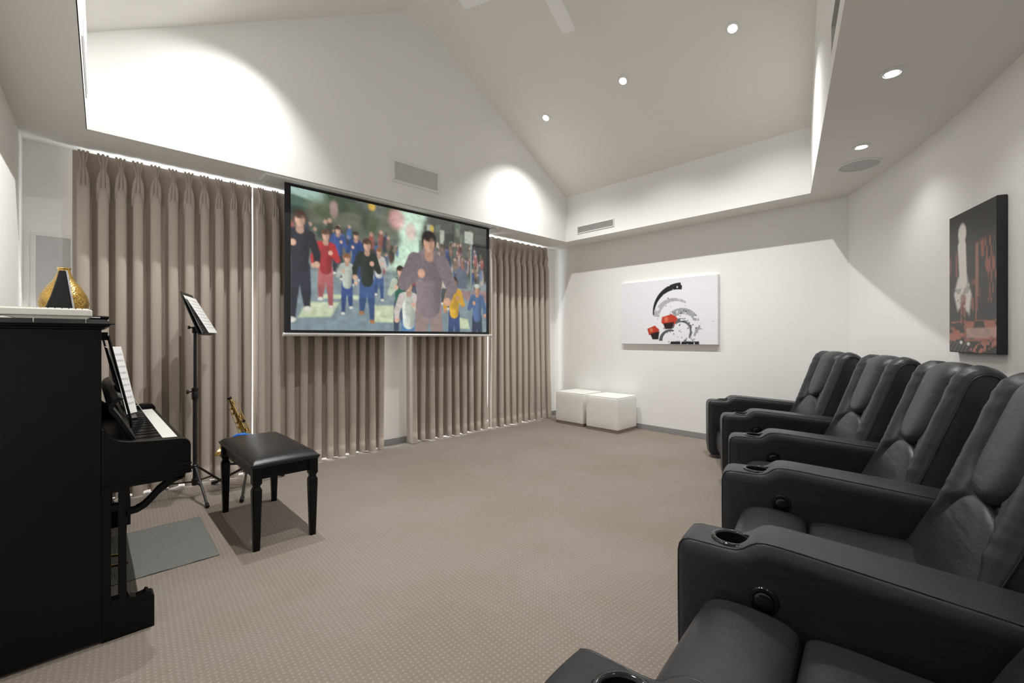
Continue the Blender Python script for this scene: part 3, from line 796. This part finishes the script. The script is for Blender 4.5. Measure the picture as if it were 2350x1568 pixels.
PIPE = [MB().tube([(sd * (ahw(prof[k][0]) - .0185), *(prof[k] - nrm[k] * .0025)) for k in range(4, nP - 4)], .0030, 6).mesh('piping', 60) for sd in (-1, 1)]
RY = Matrix.Rotation(radians(-90), 4, 'Y')
KNOB = MB().lathe([(.0385, -.004), (.0385, .004), (.035, .0085), (.0275, .0095), (.0262, .006), (.0250, .006), (.0240, .013), (.020, .0155), (.0005, .016)], 36, M4=RY).mesh('control_knob', 40)
BAR = MB().box(-.0215, -.014, -.0042, .0042, -.019, .019).mesh('knob_bar')

# backrest profile, front bottom -> over the top -> rear bottom
back_raw = [(-.485, .36), (-.526, .452), (-.59, .575), (-.650, .745), (-.700, .885), (-.728, .965), (-.752, 1.030), (-.778, 1.056), (-.812, 1.066), (-.848, 1.058), (-.878, 1.035), (-.892, 1.00), (-.895, .90), (-.880, .60), (-.86, .25)]
bprof, bs = resample(smooth_poly(back_raw, 2), 120)
bnr = normals(bprof)
if bnr[30][0] < 0: bnr = -bnr
zt = bprof[:, 1]; front = np.arange(len(bprof)) < np.argmax(zt)
s_top = bs[np.argmax(zt)]
HB = .322
def zs_of(z): return float(np.interp(z, zt[:np.argmax(zt)], bs[:np.argmax(zt)]))
s_join = zs_of(.70); s_seat = zs_of(.43)
xs = np.concatenate([np.linspace(-1, -.9, 8), np.linspace(-.9, .9, 58)[1:-1], np.linspace(.9, 1, 8)]) * HB
def headw(s_):
    t_ = (s_ - s_join + .01) / .16
    return .165 * (1 - max(0, 1 - t_) ** 2.2) ** .5 if t_ > 0 else 0.
def lumw(s_):
    t_ = (s_join + .005 - s_) / .24
    return .275 * (1 - (1 - min(1, max(0, t_))) ** 2) ** .55 if t_ > 0 else 0.
wr = np.random.RandomState(4)
wph = wr.rand(12) * 6.28
P = np.zeros((len(xs), len(bprof), 3))
for a, x in enumerate(xs):
    ax = abs(x); edge = max(0, (ax - (HB - .028)) / .028)
    for k in range(len(bprof)):
        s_ = bs[k]; hgt = -.016 * edge ** 2.2
        if s_ < s_top + .30:
            fall = 1 - float(sstep(s_top + .02, s_top + .26, s_))
            hw = headw(s_) if s_ >= s_join - .01 else lumw(s_)
            hgt += fall * .020 * exp(-((ax - .25) / .055) ** 2)                       # bolster roll
            hw = max(hw, .13 * exp(-((s_ - s_join) / .07) ** 2))
            if hw > .01:
                hgt -= fall * .020 * float(sstep(hw + .03, hw - .03, ax))             # tray that takes the panel
            hgt += fall * (.0020 * sin(s_ * 95 + 4 * sin(s_ * 17 + wph[0]) + x * 30) * float(sstep(.15, .20, ax)) * (1 - edge) * (.35 + .65 * sin(s_ * 7 + wph[2]) ** 2))  # gathers
        q_ = bprof[k] + bnr[k] * hgt
        P[a, k] = (x, q_[0], q_[1])
bk = MB(); bk.grid(P); nB = len(bprof)
bk.f.append(tuple(range(nB))); bk.f.append(tuple(range((len(xs) - 1) * nB, len(xs) * nB))[::-1])
BACK = bk.mesh('backrest', 62)
BPIPE = [MB().tube([(sd * (HB + .001), *(bprof[k] - bnr[k] * .016)) for k in range(2, nB - 2, 2)], .0033, 6).mesh('back_piping', 60) for sd in (-1, 1)]
def panel(sa, sb, wf, bulge, name, topfade):
    nu, nv = 37, 60; P = np.zeros((nv, nu, 3))
    for j in range(nv):
        s_ = lerp(sa, sb, j / (nv - 1)); hw = max(wf(s_), .004)
        y = np.interp(s_, bs, bprof[:, 0]); z = np.interp(s_, bs, bprof[:, 1]); n0 = np.interp(s_, bs, bnr[:, 0]); n1 = np.interp(s_, bs, bnr[:, 1])
        endf = min(1, min(s_ - sa, (sb - s_) / topfade) / .045 + .0); endf = sqrt(max(0, 1 - (1 - endf) ** 2))
        for i in range(nu):
            a = -1 + 2 * i / (nu - 1); e = (1 - abs(a) ** 3.2)
            h_ = -.022 + (bulge + .022) * (e ** .62) * (.15 + .85 * endf)
            P[j, i] = (a * hw, y + n0 * h_, z + n1 * h_)
    return MB().grid(P).mesh(name, 75)
HEAD = panel(s_join - .008, s_top + .22, headw, .022, 'headrest_panel', 3.)
LUMB = panel(s_seat - .05, s_join + .004, lumw, .014, 'lumbar_panel', 1.)

# seat: rear section, front roll, leg-rest panel
def slab(raw, hw, name, n=60, edge=.03, drop=.02, bulge=.0, bottom=None):
    pr, ss_ = resample(smooth_poly(raw, 2), n); nr = normals(pr)
    c = np.array(bottom)
    if ((pr - c) * nr).sum() < 0: nr = -nr
    xs_ = np.concatenate([np.linspace(-1, -.86, 7), np.linspace(-.86, .86, 21)[1:-1], np.linspace(.86, 1, 7)]) * hw
    P = np.zeros((len(xs_), n, 3))
    for a, x in enumerate(xs_):
        e = max(0, (abs(x) - (hw - edge)) / edge)
        for k in range(n):
            h_ = -drop * e ** 2.2 + bulge * (1 - (x / hw) ** 2) * sin(pi * k / (n - 1))
            q_ = pr[k] + nr[k] * h_
            P[a, k] = (x, q_[0], q_[1])
    m_ = MB().grid(P); m_.f.append(tuple(range(n))); m_.f.append(tuple(range((len(xs_) - 1) * n, len(xs_) * n))[::-1])
    m_.f += [(a * n, (a + 1) * n, (a + 2) * n - 1, (a + 1) * n - 1) for a in range(len(xs_) - 1)]
    return m_.mesh(name, 60)
SW = .330
SEATR = slab([(-.60, .30), (-.60, .40), (-.54, .418), (-.40, .420), (-.26, .428), (-.205, .420), (-.190, .400), (-.188, .32)], SW, 'seat_cushion', bulge=.006, bottom=(-.4, .25))
SEATF = slab([(-.188, .32), (-.186, .405), (-.168, .428), (-.12, .442), (-.04, .448), (.02, .442), (.055, .420), (.072, .380), (.074, .33), (.066, .30)], SW, 'seat_front_roll', bulge=.005, bottom=(-.06, .30))
FOOT = slab([(.03, .305), (.064, .298), (.086, .26), (.094, .19), (.086, .11), (.062, .062), (.03, .055)], SW - .004, 'leg_rest', bulge=.006, bottom=(.0, .18))
BASE = MB().box(-.30, .30, -.62, .03, .0, .31).mesh('base')

def add_arm(t, loc, rz):
    a = link('arm', ARM, M['leather_side'], t); a.location = loc; a.rotation_euler = (0, 0, rz)
    link('cup_holder', CUP, M['gloss_black'], a)
    for pm_ in PIPE: link('piping', pm_, M['leather_side'], a)
    kx = -(ahw(-.097)) + .002
    k = link('control_knob', KNOB, M['gloss_black'], a); k.location = (kx, -.097, .462)
    return a
RC = 8.7
arms = [32.4, 26.7, 21.0, 15.5, 9.8, 4.65]
rl = ['black leather recliner furthest from the camera, beside the right wall', 'black leather recliner second from the right wall', 'black leather recliner in the middle of the curved row', 'black leather recliner second nearest the camera, below the dark canvas', 'black leather recliner nearest the camera, only seat and arms in view']
for i in range(5):
    pc_ = (arms[i] + arms[i + 1]) / 2
    o = arc(pc_, RC, 0)
    t = thing('recliner', rl[i], 'recliner', o, radians(pc_), 'curved row of black leather recliners')
    gap = radians(arms[i] - arms[i + 1]) * RC
    sx = min(1., (gap - .175) / .685)
    for nm, me, mt in (('backrest', BACK, 'leather_side'), ('headrest_panel', HEAD, 'leather'), ('lumbar_panel', LUMB, 'leather'), ('back_piping', BPIPE[0], 'leather_side'), ('back_piping', BPIPE[1], 'leather_side'), ('seat_cushion', SEATR, 'leather'), ('seat_front_roll', SEATF, 'leather'), ('leg_rest', FOOT, 'leather'), ('base', BASE, 'black_plastic')):
        p_ = link(nm, me, M[mt], t)
        if sx < 1: p_.scale = (sx, 1, 1)
    dl = radians(arms[i + 1] - pc_)
    add_arm(t, (RC * sin(dl), RC * (1 - cos(dl)), 0), dl)
    if i == 0:
        dl = radians(arms[0] - pc_); add_arm(t, (RC * sin(dl), RC * (1 - cos(dl)), 0), dl)

# ------------------------------------------------------------------ upright piano
PX = -.30; PY0, PY1 = 2.365, 3.80; FX = .041
t = thing('upright_piano', 'black upright piano with open keyboard against the left wall', 'piano', (0, 0, 0))
for y in (PY0, PY1 - .035): MB().box(PX, FX, y, y + .035, .012, 1.236).build('side_panel', 'black_wood', t, bevel=.003)
MB().box(PX, FX - .03, PY0 + .035, PY1 - .035, .012, 1.236).build('case', 'black_wood', t)
MB().box(FX - .03, FX - .012, PY0 + .06, PY1 - .06, .90, 1.20).build('front_panel', 'black_wood', t, bevel=.004)
MB().box(FX - .03, FX - .014, PY0 + .06, PY1 - .06, .12, .60).build('knee_panel', 'black_wood', t, bevel=.004)
lid = MB()
lid.sections([[(PX - .0, PY0 - e, z), (FX + e, PY0 - e, z), (FX + e, PY1 + e, z), (PX, PY1 + e, z)] for e, z in ((.0, 1.232), (.008, 1.236), (.010, 1.241), (.022, 1.245), (.026, 1.250), (.038, 1.2525), (.038, 1.2555), (.010, 1.272))])
lid.build('lid', 'black_wood', t)
for x in (-.14, -.004): MB().box(x, x + .0012, PY0 - .036, PY0 + .2, 1.2560, 1.2725).build('lid_joint', 'aluminium', t)
cheek = [(FX, .612), (FX, .842), (.050, .838), (.058, .820), (.072, .802), (.092, .788), (.125, .779), (.20, .773), (.295, .768), (.313, .762), (.324, .750), (.328, .735), (.328, .612)]
for y in (PY0, PY1 - .05):
    c = MB().prism(cheek, 'y', y, y + .05).build('key_cheek', 'black_wood', t, bevel=.004)
    for z in (.655, .637, .619):
        MB().box(FX, .331, y - .003, y + .053, z - .004, z + .003).build('moulding', 'black_wood', c, bevel=.0015)
MB().box(FX - .01, .318, PY0 + .05, PY1 - .05, .612, .700).build('keybed', 'black_wood', t, bevel=.004)
MB().box(.312, .326, PY0 + .05, PY1 - .05, .66, .733).build('key_slip', 'black_wood', t, bevel=.004)
KP = .02365; KY0 = 2.47
MB().box(.15, .312, PY0 + .05, KY0 - .001, .70, .741).build('key_block', 'black_wood', t, bevel=.003)
MB().box(.15, .312, KY0 + 52 * KP + .001, PY1 - .05, .70, .741).build('key_block', 'black_wood', t, bevel=.003)
wk = MB().box(.150, .306, .0006, KP - .0006, .702, .738); WK = wk.mesh('white_key')
bkk = MB(); bkk.sections([[(.150, -.0055, .736), (.252, -.0055, .736), (.252, .0055, .736), (.150, .0055, .736)], [(.150, -.0045, .750), (.246, -.0045, .750), (.246, .0045, .750), (.150, .0045, .750)]])
BK = bkk.mesh('black_key')
for k in range(52):
    o = link('white_key', WK, M['ivory'], t); o.location = (0, KY0 + k * KP, 0)
    if k < 51 and (k % 7) not in (1, 4):
        o = link('black_key', BK, M['gloss_black'], t); o.location = (0, KY0 + (k + 1) * KP, 0)
fb = [(.110, .949), (.095, .958), (.074, .946), (.061, .923), (.063, .900), (.081, .872), (.142, .756), (.154, .764), (.094, .884), (.077, .912), (.082, .930), (.100, .941)]
MB().prism(fb, 'y', PY0 + .055, PY1 - .055).build('fallboard', 'black_wood', t, bevel=.002)
md_ = MB()
for y in (2.60, 3.56): md_.tube([(.066, y, 1.208), (.139, y, .845), (.143, y, .80)], .0055, 6)
md_.box(.06, .072, 2.60, 3.56, 1.196, 1.21); md_.box(.135, .165, 2.60, 3.56, .834, .842)
md_.build('music_desk', 'black_wood', t)
MB().box(FX - .012, .066, 2.62, 2.68, 1.19, 1.225).build('desk_hinge', 'black_wood', t)
def truss(y):
    b = MB(); a0, a1 = y, y + .045
    b.prism([(FX, .115), (.069, .115), (.069, .612), (FX, .612)], 'y', a0, a1)
    b.prism([(.091, .118), (.121, .118), (.116, .16), (.115, .40), (.118, .49), (.128, .53), (.124, .60), (.091, .60)], 'y', a0, a1)
    for z0, z1 in ((.510, .531), (.583, .612), (.118, .156)): b.box(.069, .091, a0, a1, z0, z1)
    b.box(.09, .307, a0, a1, .596, .614)
    arcp = [(.112, .505), (.140, .503), (.165, .515), (.190, .540), (.215, .570), (.245, .592), (.285, .606), (.30, .606), (.30, .592), (.262, .582), (.232, .560), (.205, .528), (.178, .500), (.150, .486), (.112, .482)]
    b.prism(arcp, 'y', a0, a1)
    b.prism([(.118, .118), (.183, .118), (.186, .150), (.176, .156), (.170, .146), (.145, .142), (.128, .150), (.118, .175)], 'y', a0, a1)
    return b
for y in (PY0, PY1 - .045):
    truss(y).build('truss_leg', 'black_wood', t, bevel=.0015)
    MB().prism([(FX, .0), (.203, .0), (.203, .128), (.196, .136), (.184, .136), (.184, .118), (FX, .118)], 'y', y - .001, y + .060).build('toe_block', 'black_wood', t, bevel=.002)
for y in (2.98, 3.12):
    MB().tube([(.01, y, .07), (.08, y, .062), (.12, y, .055), (.15, y, .056)], [.010, .011, .020, .016], 10, flat=.35).build('pedal', 'brass', t, smooth=50)

# things on the piano
t = thing('keyboard_controller', 'slim cream keyboard lying along the piano top', 'keyboard', (-.135, 2.41, 1.272))
MB().prism([(-.18, .012), (.150, .012), (.150, .034), (.145, .038), (-.18, .038)], 'y', -.03, .095).build('case', 'plastic_white', t, bevel=.004)
MB().prism([(-.05, .0), (.135, .0), (.150, .012), (-.09, .012)], 'y', -.025, .09).build('foot', 'plastic_white', t, bevel=.002)
km = MB().box(-.0075, .0075, -.008, .008, .0, .004).mesh('key')
redm = pm('red_key', (.55, .03, .04), .4)
for r_ in range(5):
    for k in range(17):
        o = link('key', km.copy() if (r_, k) == (1, 5) else km, redm if (r_, k) == (1, 5) else M['plastic_white'], t)
        o.location = (-.165 + k * .0185, -.012 + r_ * .0215, .038)
t = thing('black_case', 'small flat black case under the cream keyboard', 'case', (-.03, 2.57, 1.272))
MB().sections([[(-.11 + e, -.06 + e, z), (.098 - e, -.06 + e, z), (.098 - e, .06 - e, z), (-.11 + e, .06 - e, z)] for e, z in ((.012, 0), (.004, .005), (.0, .014), (.003, .019), (.02, .021))]).build('shell', 'gloss_black', t, smooth=40)
MB().tube([(.04, -.058, .012), (.07, -.058, .012)], .003, 6).build('zip_pull', 'aluminium', t)
t = thing('photo_stand', 'black wedge shaped stand with a clear photo sleeve on the piano', 'stand', (0, 0, 1.272))
MB().prism([(-.146, 0), (-.132, .045), (-.112, .11), (-.094, .185), (-.088, .219), (-.066, .221), (-.064, .214), (-.034, .0)], 'y', 2.72, 2.86).build('wedge', 'black_plastic', t, bevel=.004)
MB().prism([(-.066, .221), (-.0605, .219), (-.0385, .052), (-.044, .052)], 'y', 2.715, 2.90).build('photo_sleeve', pm('clear_sleeve', (.62, .61, .64), .15, var=.35, vscale=40), t)
t = thing('vase', 'bulbous gold and bronze mosaic vase on the piano', 'vase', (-.082, 3.12, 1.272))
MB().lathe([(.0005, 0), (.048, 0), (.062, .02), (.084, .06), (.092, .10), (.084, .14), (.062, .18), (.038, .215), (.026, .245), (.022, .27), (.024, .272), (.020, .270), (.020, .2), (.0005, .19)], 40).build('body', 'mosaic', t, smooth=50)
MB().lathe([(.0215, .266), (.0255, .270), (.0255, .275), (.020, .275), (.020, .266)], 32).build('rim', 'brass', t, smooth=40)
# sheet music on the piano
def sheet(name, label, pts, mat='paper', notes=True):
    a, bb, c, d = [Vector(p) for p in pts]; ctr = (a + bb + c + d) / 4
    t = thing(name, label, 'sheet music', ctr)
    n_ = (bb - a).cross(d - a).normalized() * .0012
    o = MB(); vs = [p - ctr + n_ for p in (a, bb, c, d)] + [p - ctr - n_ for p in (a, bb, c, d)]
    o.add(vs, [(0, 1, 2, 3), (7, 6, 5, 4), (0, 4, 5, 1), (1, 5, 6, 2), (2, 6, 7, 3), (3, 7, 4, 0)]); o.build('page', mat, t)
    if notes:
        st = MB()
        for r_ in range(9):
            f0 = .10 + r_ * .092
            for sgn in (1, -1):
                p = [a.lerp(d, f0).lerp(bb.lerp(c, f0), x) for x in (.08, .92)] + [a.lerp(d, f0 + .028).lerp(bb.lerp(c, f0 + .028), x) for x in (.92, .08)]
                st.add([q_ - ctr + n_ * 1.3 * sgn for q_ in p], [(0, 1, 2, 3)])
        st.build('staves', pm('printed_staves', (.58, .58, .60), .8, var=.5, vscale=60), t)
    return t
sheet('sheet_music', 'tall open music sheet leaning on the piano desk', [(.068, 2.75, 1.155), (.068, 3.18, 1.155), (.140, 3.18, .846), (.140, 2.75, .846)])
sheet('sheet_music', 'second music sheet leaning in front on the piano desk', [(.074, 2.70, 1.160), (.114, 2.76, 1.160), (.172, 2.76, .848), (.132, 2.70, .848)])
sheet('sheet_music', 'loose sheet slumped at the far end of the piano desk', [(.17, 3.20, .90), (.17, 3.46, .90), (.235, 3.48, .772), (.235, 3.22, .772)], notes=False)
t = thing('wire_ornament', 'thin cream wire curl at the far end of the keyboard', 'ornament', (.2, 3.62, .77))
MB().tube([(.0, 0, .0), (-.012, 0, .03), (-.004, 0, .06), (-.01, 0, .09), (-.006, 0, .115)], .0022, 6).build('wire', 'plug', t, smooth=60)
MB().tube([(.0, 0, .0), (.03, 0, .01), (.04, 0, .03), (.026, 0, .055), (.03, 0, .075)], .0022, 6).build('wire', 'plug', t, smooth=60)

# ------------------------------------------------------------------ piano bench, mat
t = thing('piano_bench', 'black piano bench with padded vinyl seat and tapered legs', 'bench', (.842, 3.185, 0))
w, d = .172, .405
MB().box(-w + .012, w - .012, -d + .012, d - .012, .398, .472).build('apron', 'black_wood', t, bevel=.003)
nx, ny = 26, 40; P = np.zeros((ny, nx, 3))
for j in range(ny):
    for i in range(nx):
        a = -1 + 2 * i / (nx - 1); c = -1 + 2 * j / (ny - 1)
        a_ = np.sign(a) * (1 - (1 - abs(a)) ** 1.7); c_ = np.sign(c) * (1 - (1 - abs(c)) ** 1.7)
        e = max(abs(a_) ** 7, abs(c_) ** 9)
        z = .482 + .046 * (1 - e) ** .5 - .012 * (a_ * a_ + c_ * c_) * .4
        P[j, i] = (a_ * (w + .012), c_ * (d + .012), z)
ct = MB().grid(P)
ct.box(-w - .010, w + .010, -d - .010, d + .010, .468, .484)
ct.build('seat_cushion', 'leather_bench', t, smooth=45)
MB().tube([(x * (w + .012), y * (d + .012), .483) for x, y in ((-1, -1), (1, -1), (1, 1), (-1, 1), (-1, -1))], .005, 6).build('welt', 'leather_bench', t, smooth=60)
lg = MB()
def sq(h, z): return [(-h, -h, z), (h, -h, z), (h, h, z), (-h, h, z)]
def oc(h, z):
    k = h * .78; return [(-h, -k, z), (-k, -h, z), (k, -h, z), (h, -k, z), (h, k, z), (k, h, z), (-k, h, z), (-h, k, z)]
lg.sections([sq(.024, .472), sq(.024, .378)]); lg.sections([oc(.024, .378), oc(.0175, .364), oc(.0175, .358), oc(.0245, .342), oc(.0250, .325), oc(.0165, .012), oc(.0165, .0)])
LG = lg.mesh('leg')
for sx in (-1, 1):
    for sy in (-1, 1):
        o = link('leg', LG, M['black_wood'], t); o.location = (sx * .153, sy * .386, 0)
t = thing('floor_mat', 'thin grey ribbed vinyl mat on the carpet by the pedals', 'mat', (.30, 3.23, 0))
b = MB(); g = [[(lerp(-.27, .235, i / 10) + .012 * (j / 10 - .5), lerp(-.35, .35, j / 10), .004 + .0015 * sin(i * 1.7 + j)) for i in range(11)] for j in range(11)]
b.grid(g); b.build('sheet', 'vinyl_mat', t, smooth=60)
b = MB(); e = [g[0][i] for i in range(11)] + [g[j][10] for j in range(1, 11)] + [g[10][i] for i in range(9, -1, -1)] + [g[j][0] for j in range(9, -1, -1)]
b.tube(e, .0018, 5).build('edge', 'vinyl_mat', t)

# ------------------------------------------------------------------ music stand
t = thing('music_stand', 'black tripod music stand holding a score by the curtain', 'music stand', (.583, 4.03, 0))
MB().tube([(0, 0, .10), (0, 0, .78)], .0145, 14).build('lower_tube', 'black_steel', t, smooth=50)
MB().tube([(0, 0, .76), (0, 0, 1.26)], .0105, 14).build('upper_tube', 'black_steel', t, smooth=50)
c = MB().lathe([(.0005, .74), (.019, .74), (.022, .75), (.022, .785), (.018, .80), (.022, .805), (.022, .825), (.012, .83)], 20).build('collar', 'black_plastic', t, smooth=40)
MB().tube([(-.015, 0, .80), (-.040, -.01, .80)], .005, 8).build('clamp_screw', 'black_plastic', c)
MB().lathe([(.0005, -.008), (.012, -.008), (.016, -.003), (.016, .003), (.012, .008), (.0005, .008)], 10, c=(-.047, -.012, .80), M4=Matrix.Rotation(radians(90), 4, 'Y')).build('clamp_knob', 'black_plastic', c, smooth=40)
h_ = MB().box(-.018, .018, -.018, .018, 1.235, 1.285).build('tilt_head', 'black_plastic', t, bevel=.006)
MB().tube([(-.012, 0, 1.275), (-.032, -.005, 1.278)], .005, 8).build('tilt_screw', 'black_plastic', h_)
MB().lathe([(.0005, -.007), (.011, -.007), (.014, 0), (.011, .007), (.0005, .007)], 10, c=(-.038, -.006, 1.278), M4=Matrix.Rotation(radians(90), 4, 'Y')).build('tilt_knob', 'black_plastic', h_, smooth=40)
MB().lathe([(.0005, .10), (.020, .10), (.022, .12), (.022, .145), (.016, .15)], 18).build('lower_hub', 'black_plastic', t, smooth=40)
MB().lathe([(.0005, .225), (.021, .225), (.022, .235), (.022, .25), (.016, .255)], 18).build('upper_hub', 'black_plastic', t, smooth=40)
for ang in (-84, 36, 156):
    a = radians(ang); e = Vector((cos(a), sin(a), 0))
    p0 = e * .018 + Vector((0, 0, .235)); p1 = e * .285 + Vector((0, 0, .018))
    lgm = MB().tube([p0, p1], .0085, 8).build('leg', 'black_steel', t, smooth=50)
    MB().tube([e * .018 + Vector((0, 0, .125)), p0.lerp(p1, .52)], .006, 8).build('brace', 'black_steel', lgm, smooth=50)
    MB().tube([p0.lerp(p1, .96), p1 + e * .014 - Vector((0, 0, .008))], .0125, 8).build('rubber_foot', 'rubber', lgm, smooth=50)
# desk plate: leans back, its width runs away from the camera
wd = Vector((.33, .94, 0)).normalized(); up = Vector((-.325, .114, .94)).normalized(); nn = wd.cross(up).normalized()
def dp(a, c, e=0.): return Vector((.002, 0, 1.375)) + wd * a + up * c + nn * e
if nn.x < 0: nn = -nn
pl = MB()
outl = [(-.20, -.165), (.20, -.165), (.20, .13), (.17, .165), (-.17, .165), (-.20, .13)]
pl.add([dp(a, c, 0) for a, c in outl] + [dp(a, c, .004) for a, c in outl], [tuple(range(6)), tuple(range(6, 12))] + [(i, (i + 1) % 6, 6 + (i + 1) % 6, 6 + i) for i in range(6)])
plate = pl.build('desk_plate', 'black_steel', t)
lp = MB(); lp.add([dp(a, c, e) for a in (-.20, .20) for c, e in ((-.165, 0), (-.165, .05), (-.159, .05), (-.159, 0))], [(0, 1, 5, 4), (1, 2, 6, 5), (2, 3, 7, 6), (0, 3, 2, 1), (4, 5, 6, 7), (0, 4, 7, 3)]); lp.build('ledge', 'black_steel', plate)
ms = Vector((.583, 4.03, 0))
for k, (e, dw, dc, lb) in enumerate(((.010, 0, 0, 'open score resting on the music stand, back page'), (.024, -.03, -.012, 'loose score page hanging forward on the music stand'))):
    sheet('score_page', lb, [ms + dp(-.17 + dw, .135 + dc, e), ms + dp(.14 + dw, .135 + dc, e), ms + dp(.14 + dw, -.158 + dc, e + .03 * k + .012), ms + dp(-.17 + dw, -.158 + dc, e + .03 * k + .012)], notes=True)

# ------------------------------------------------------------------ saxophone on its stand
sx0 = Vector((.91, 4.03, 0))
t = thing('saxophone_stand', 'black tripod stand with blue cradle holding the saxophone', 'stand', sx0)
MB().tube([(.03, .05, .10), (.03, .05, .40)], .012, 10).build('post', 'black_steel', t, smooth=50)
MB().lathe([(.0005, .12), (.03, .12), (.034, .15), (.03, .19), (.014, .20)], 16, c=(.03, .05, 0)).build('hub', 'black_plastic', t, smooth=40)
for ang in (-108, 12, 132):
    a = radians(ang); e = Vector((cos(a), sin(a), 0)); p0 = Vector((.03, .05, .15)) + e * .02; p1 = Vector((.03, .05, .016)) + e * (.28 if ang != -108 else .40)
    lgm = MB().tube([p0, p1], .0095, 8).build('leg', 'black_steel', t, smooth=50)
    MB().tube([p0.lerp(p1, .92), p1 + e * .02 - Vector((0, 0, .002))], .014, 8).build('rubber_foot', 'rubber', lgm, smooth=50)
cr = MB(); cr.tube([(-.082, -.035, .425), (-.06, -.055, .440), (-.02, -.065, .442), (.02, -.05, .425), (.045, -.01, .412)], .014, 10, flat=.9); cr.build('cradle', 'blue', t, smooth=60)
MB().tube([(.03, .05, .39), (.045, -.005, .412)], .009, 8).build('cradle_arm', 'black_steel', t)
MB().tube([(-.11, -.03, .22), (0, -.02, .20), (.03, .05, .25)], .009, 8).build('lower_rest', 'black_steel', t, smooth=50)
t = thing('saxophone', 'gold brass saxophone leaning in its stand behind the bench', 'saxophone', sx0)
top = Vector((-.108, -.02, .728)); bot = Vector((.060, -.02, .27)); ax = (bot - top).normalized(); pe = Vector((ax.z, 0, -ax.x)).normalized()
if pe.x > 0: pe = -pe
MB().tube([top, top.lerp(bot, .3), top.lerp(bot, .65), bot], [.0125, .0165, .0225, .028], 16).build('body_tube', 'brass', t, smooth=60)
bowp = [bot + ax * 0, bot + ax * .04 + pe * .008, bot + ax * .068 + pe * .04, bot + ax * .055 + pe * .078, bot + ax * .01 + pe * .098]
MB().tube(bowp, [.028, .030, .033, .035, .037], 16).build('bow', 'brass', t, smooth=60)
b0 = bowp[-1]; bd_ = (-ax + pe * .42).normalized()
prof_b = [(0, .037), (.07, .044), (.12, .054), (.155, .068), (.17, .077), (.172, .079), (.168, .076), (.13, .055), (.05, .038)]
MB().tube([b0 + bd_ * a for a, r in prof_b[:6]], [r for a, r in prof_b[:6]], 28, caps=False).build('bell', 'brass', t, smooth=60)
MB().tube([top - ax * .012, top + ax * .006], .0155, 14).build('neck_cap', 'black_plastic', t, smooth=40)
for k in range(11):
    f_ = .08 + k * .082; p = top.lerp(bot, f_); r = lerp(.0125, .028, f_); side = (-1) ** k
    e = (pe * (.75 if k % 3 else -.75) + Vector((0, -.7, 0))).normalized()
    Rm = e.to_track_quat('Z', 'Y').to_matrix().to_4x4()
    MB().lathe([(.0005, 0), (.009 + .007 * f_, 0), (.010 + .007 * f_, .003), (.006, .005), (.0005, .0055)], 14, c=tuple(p + e * (r + .006)), M4=Rm).build('key_cup', 'brass', t, smooth=40)
for off, a0, a1 in ((pe * .030 + Vector((0, -.012, 0)), .12, .60), (-pe * .032 + Vector((0, -.008, 0)), .05, .80), (pe * .024 + Vector((0, -.026, 0)), .45, .95), (-pe * .026 + Vector((0, -.02, 0)), .3, .95)):
    rod = MB().tube([top.lerp(bot, a0) + off, top.lerp(bot, a1) + off * 1.25], .0028, 6).build('key_rod', 'brass', t, smooth=60)
    for k in range(5):
        f_ = lerp(a0, a1, (k + .5) / 5); q0 = top.lerp(bot, f_)
        MB().tube([q0 + off * .5, q0 + off * 1.1], .0035, 6).build('rod_post', 'brass', rod)
tp = top.lerp(bot, .42) - pe * .022 + Vector((0, -.022, 0))
MB().lathe([(.0005, -.004), (.010, -.004), (.012, .0), (.010, .005), (.0005, .006)], 14, c=tuple(tp), M4=Matrix.Rotation(radians(90), 4, 'X')).build('thumb_rest', 'black_plastic', t, smooth=40)
rg = top.lerp(bot, .80) - pe * .040
MB().tube([rg + pe * (.011 * cos(a * pi / 6)) + ax * (.011 * sin(a * pi / 6)) + Vector((0, -.02, 0)) for a in range(13)], .0038, 6).build('strap_ring', 'black_plastic', t, smooth=60)
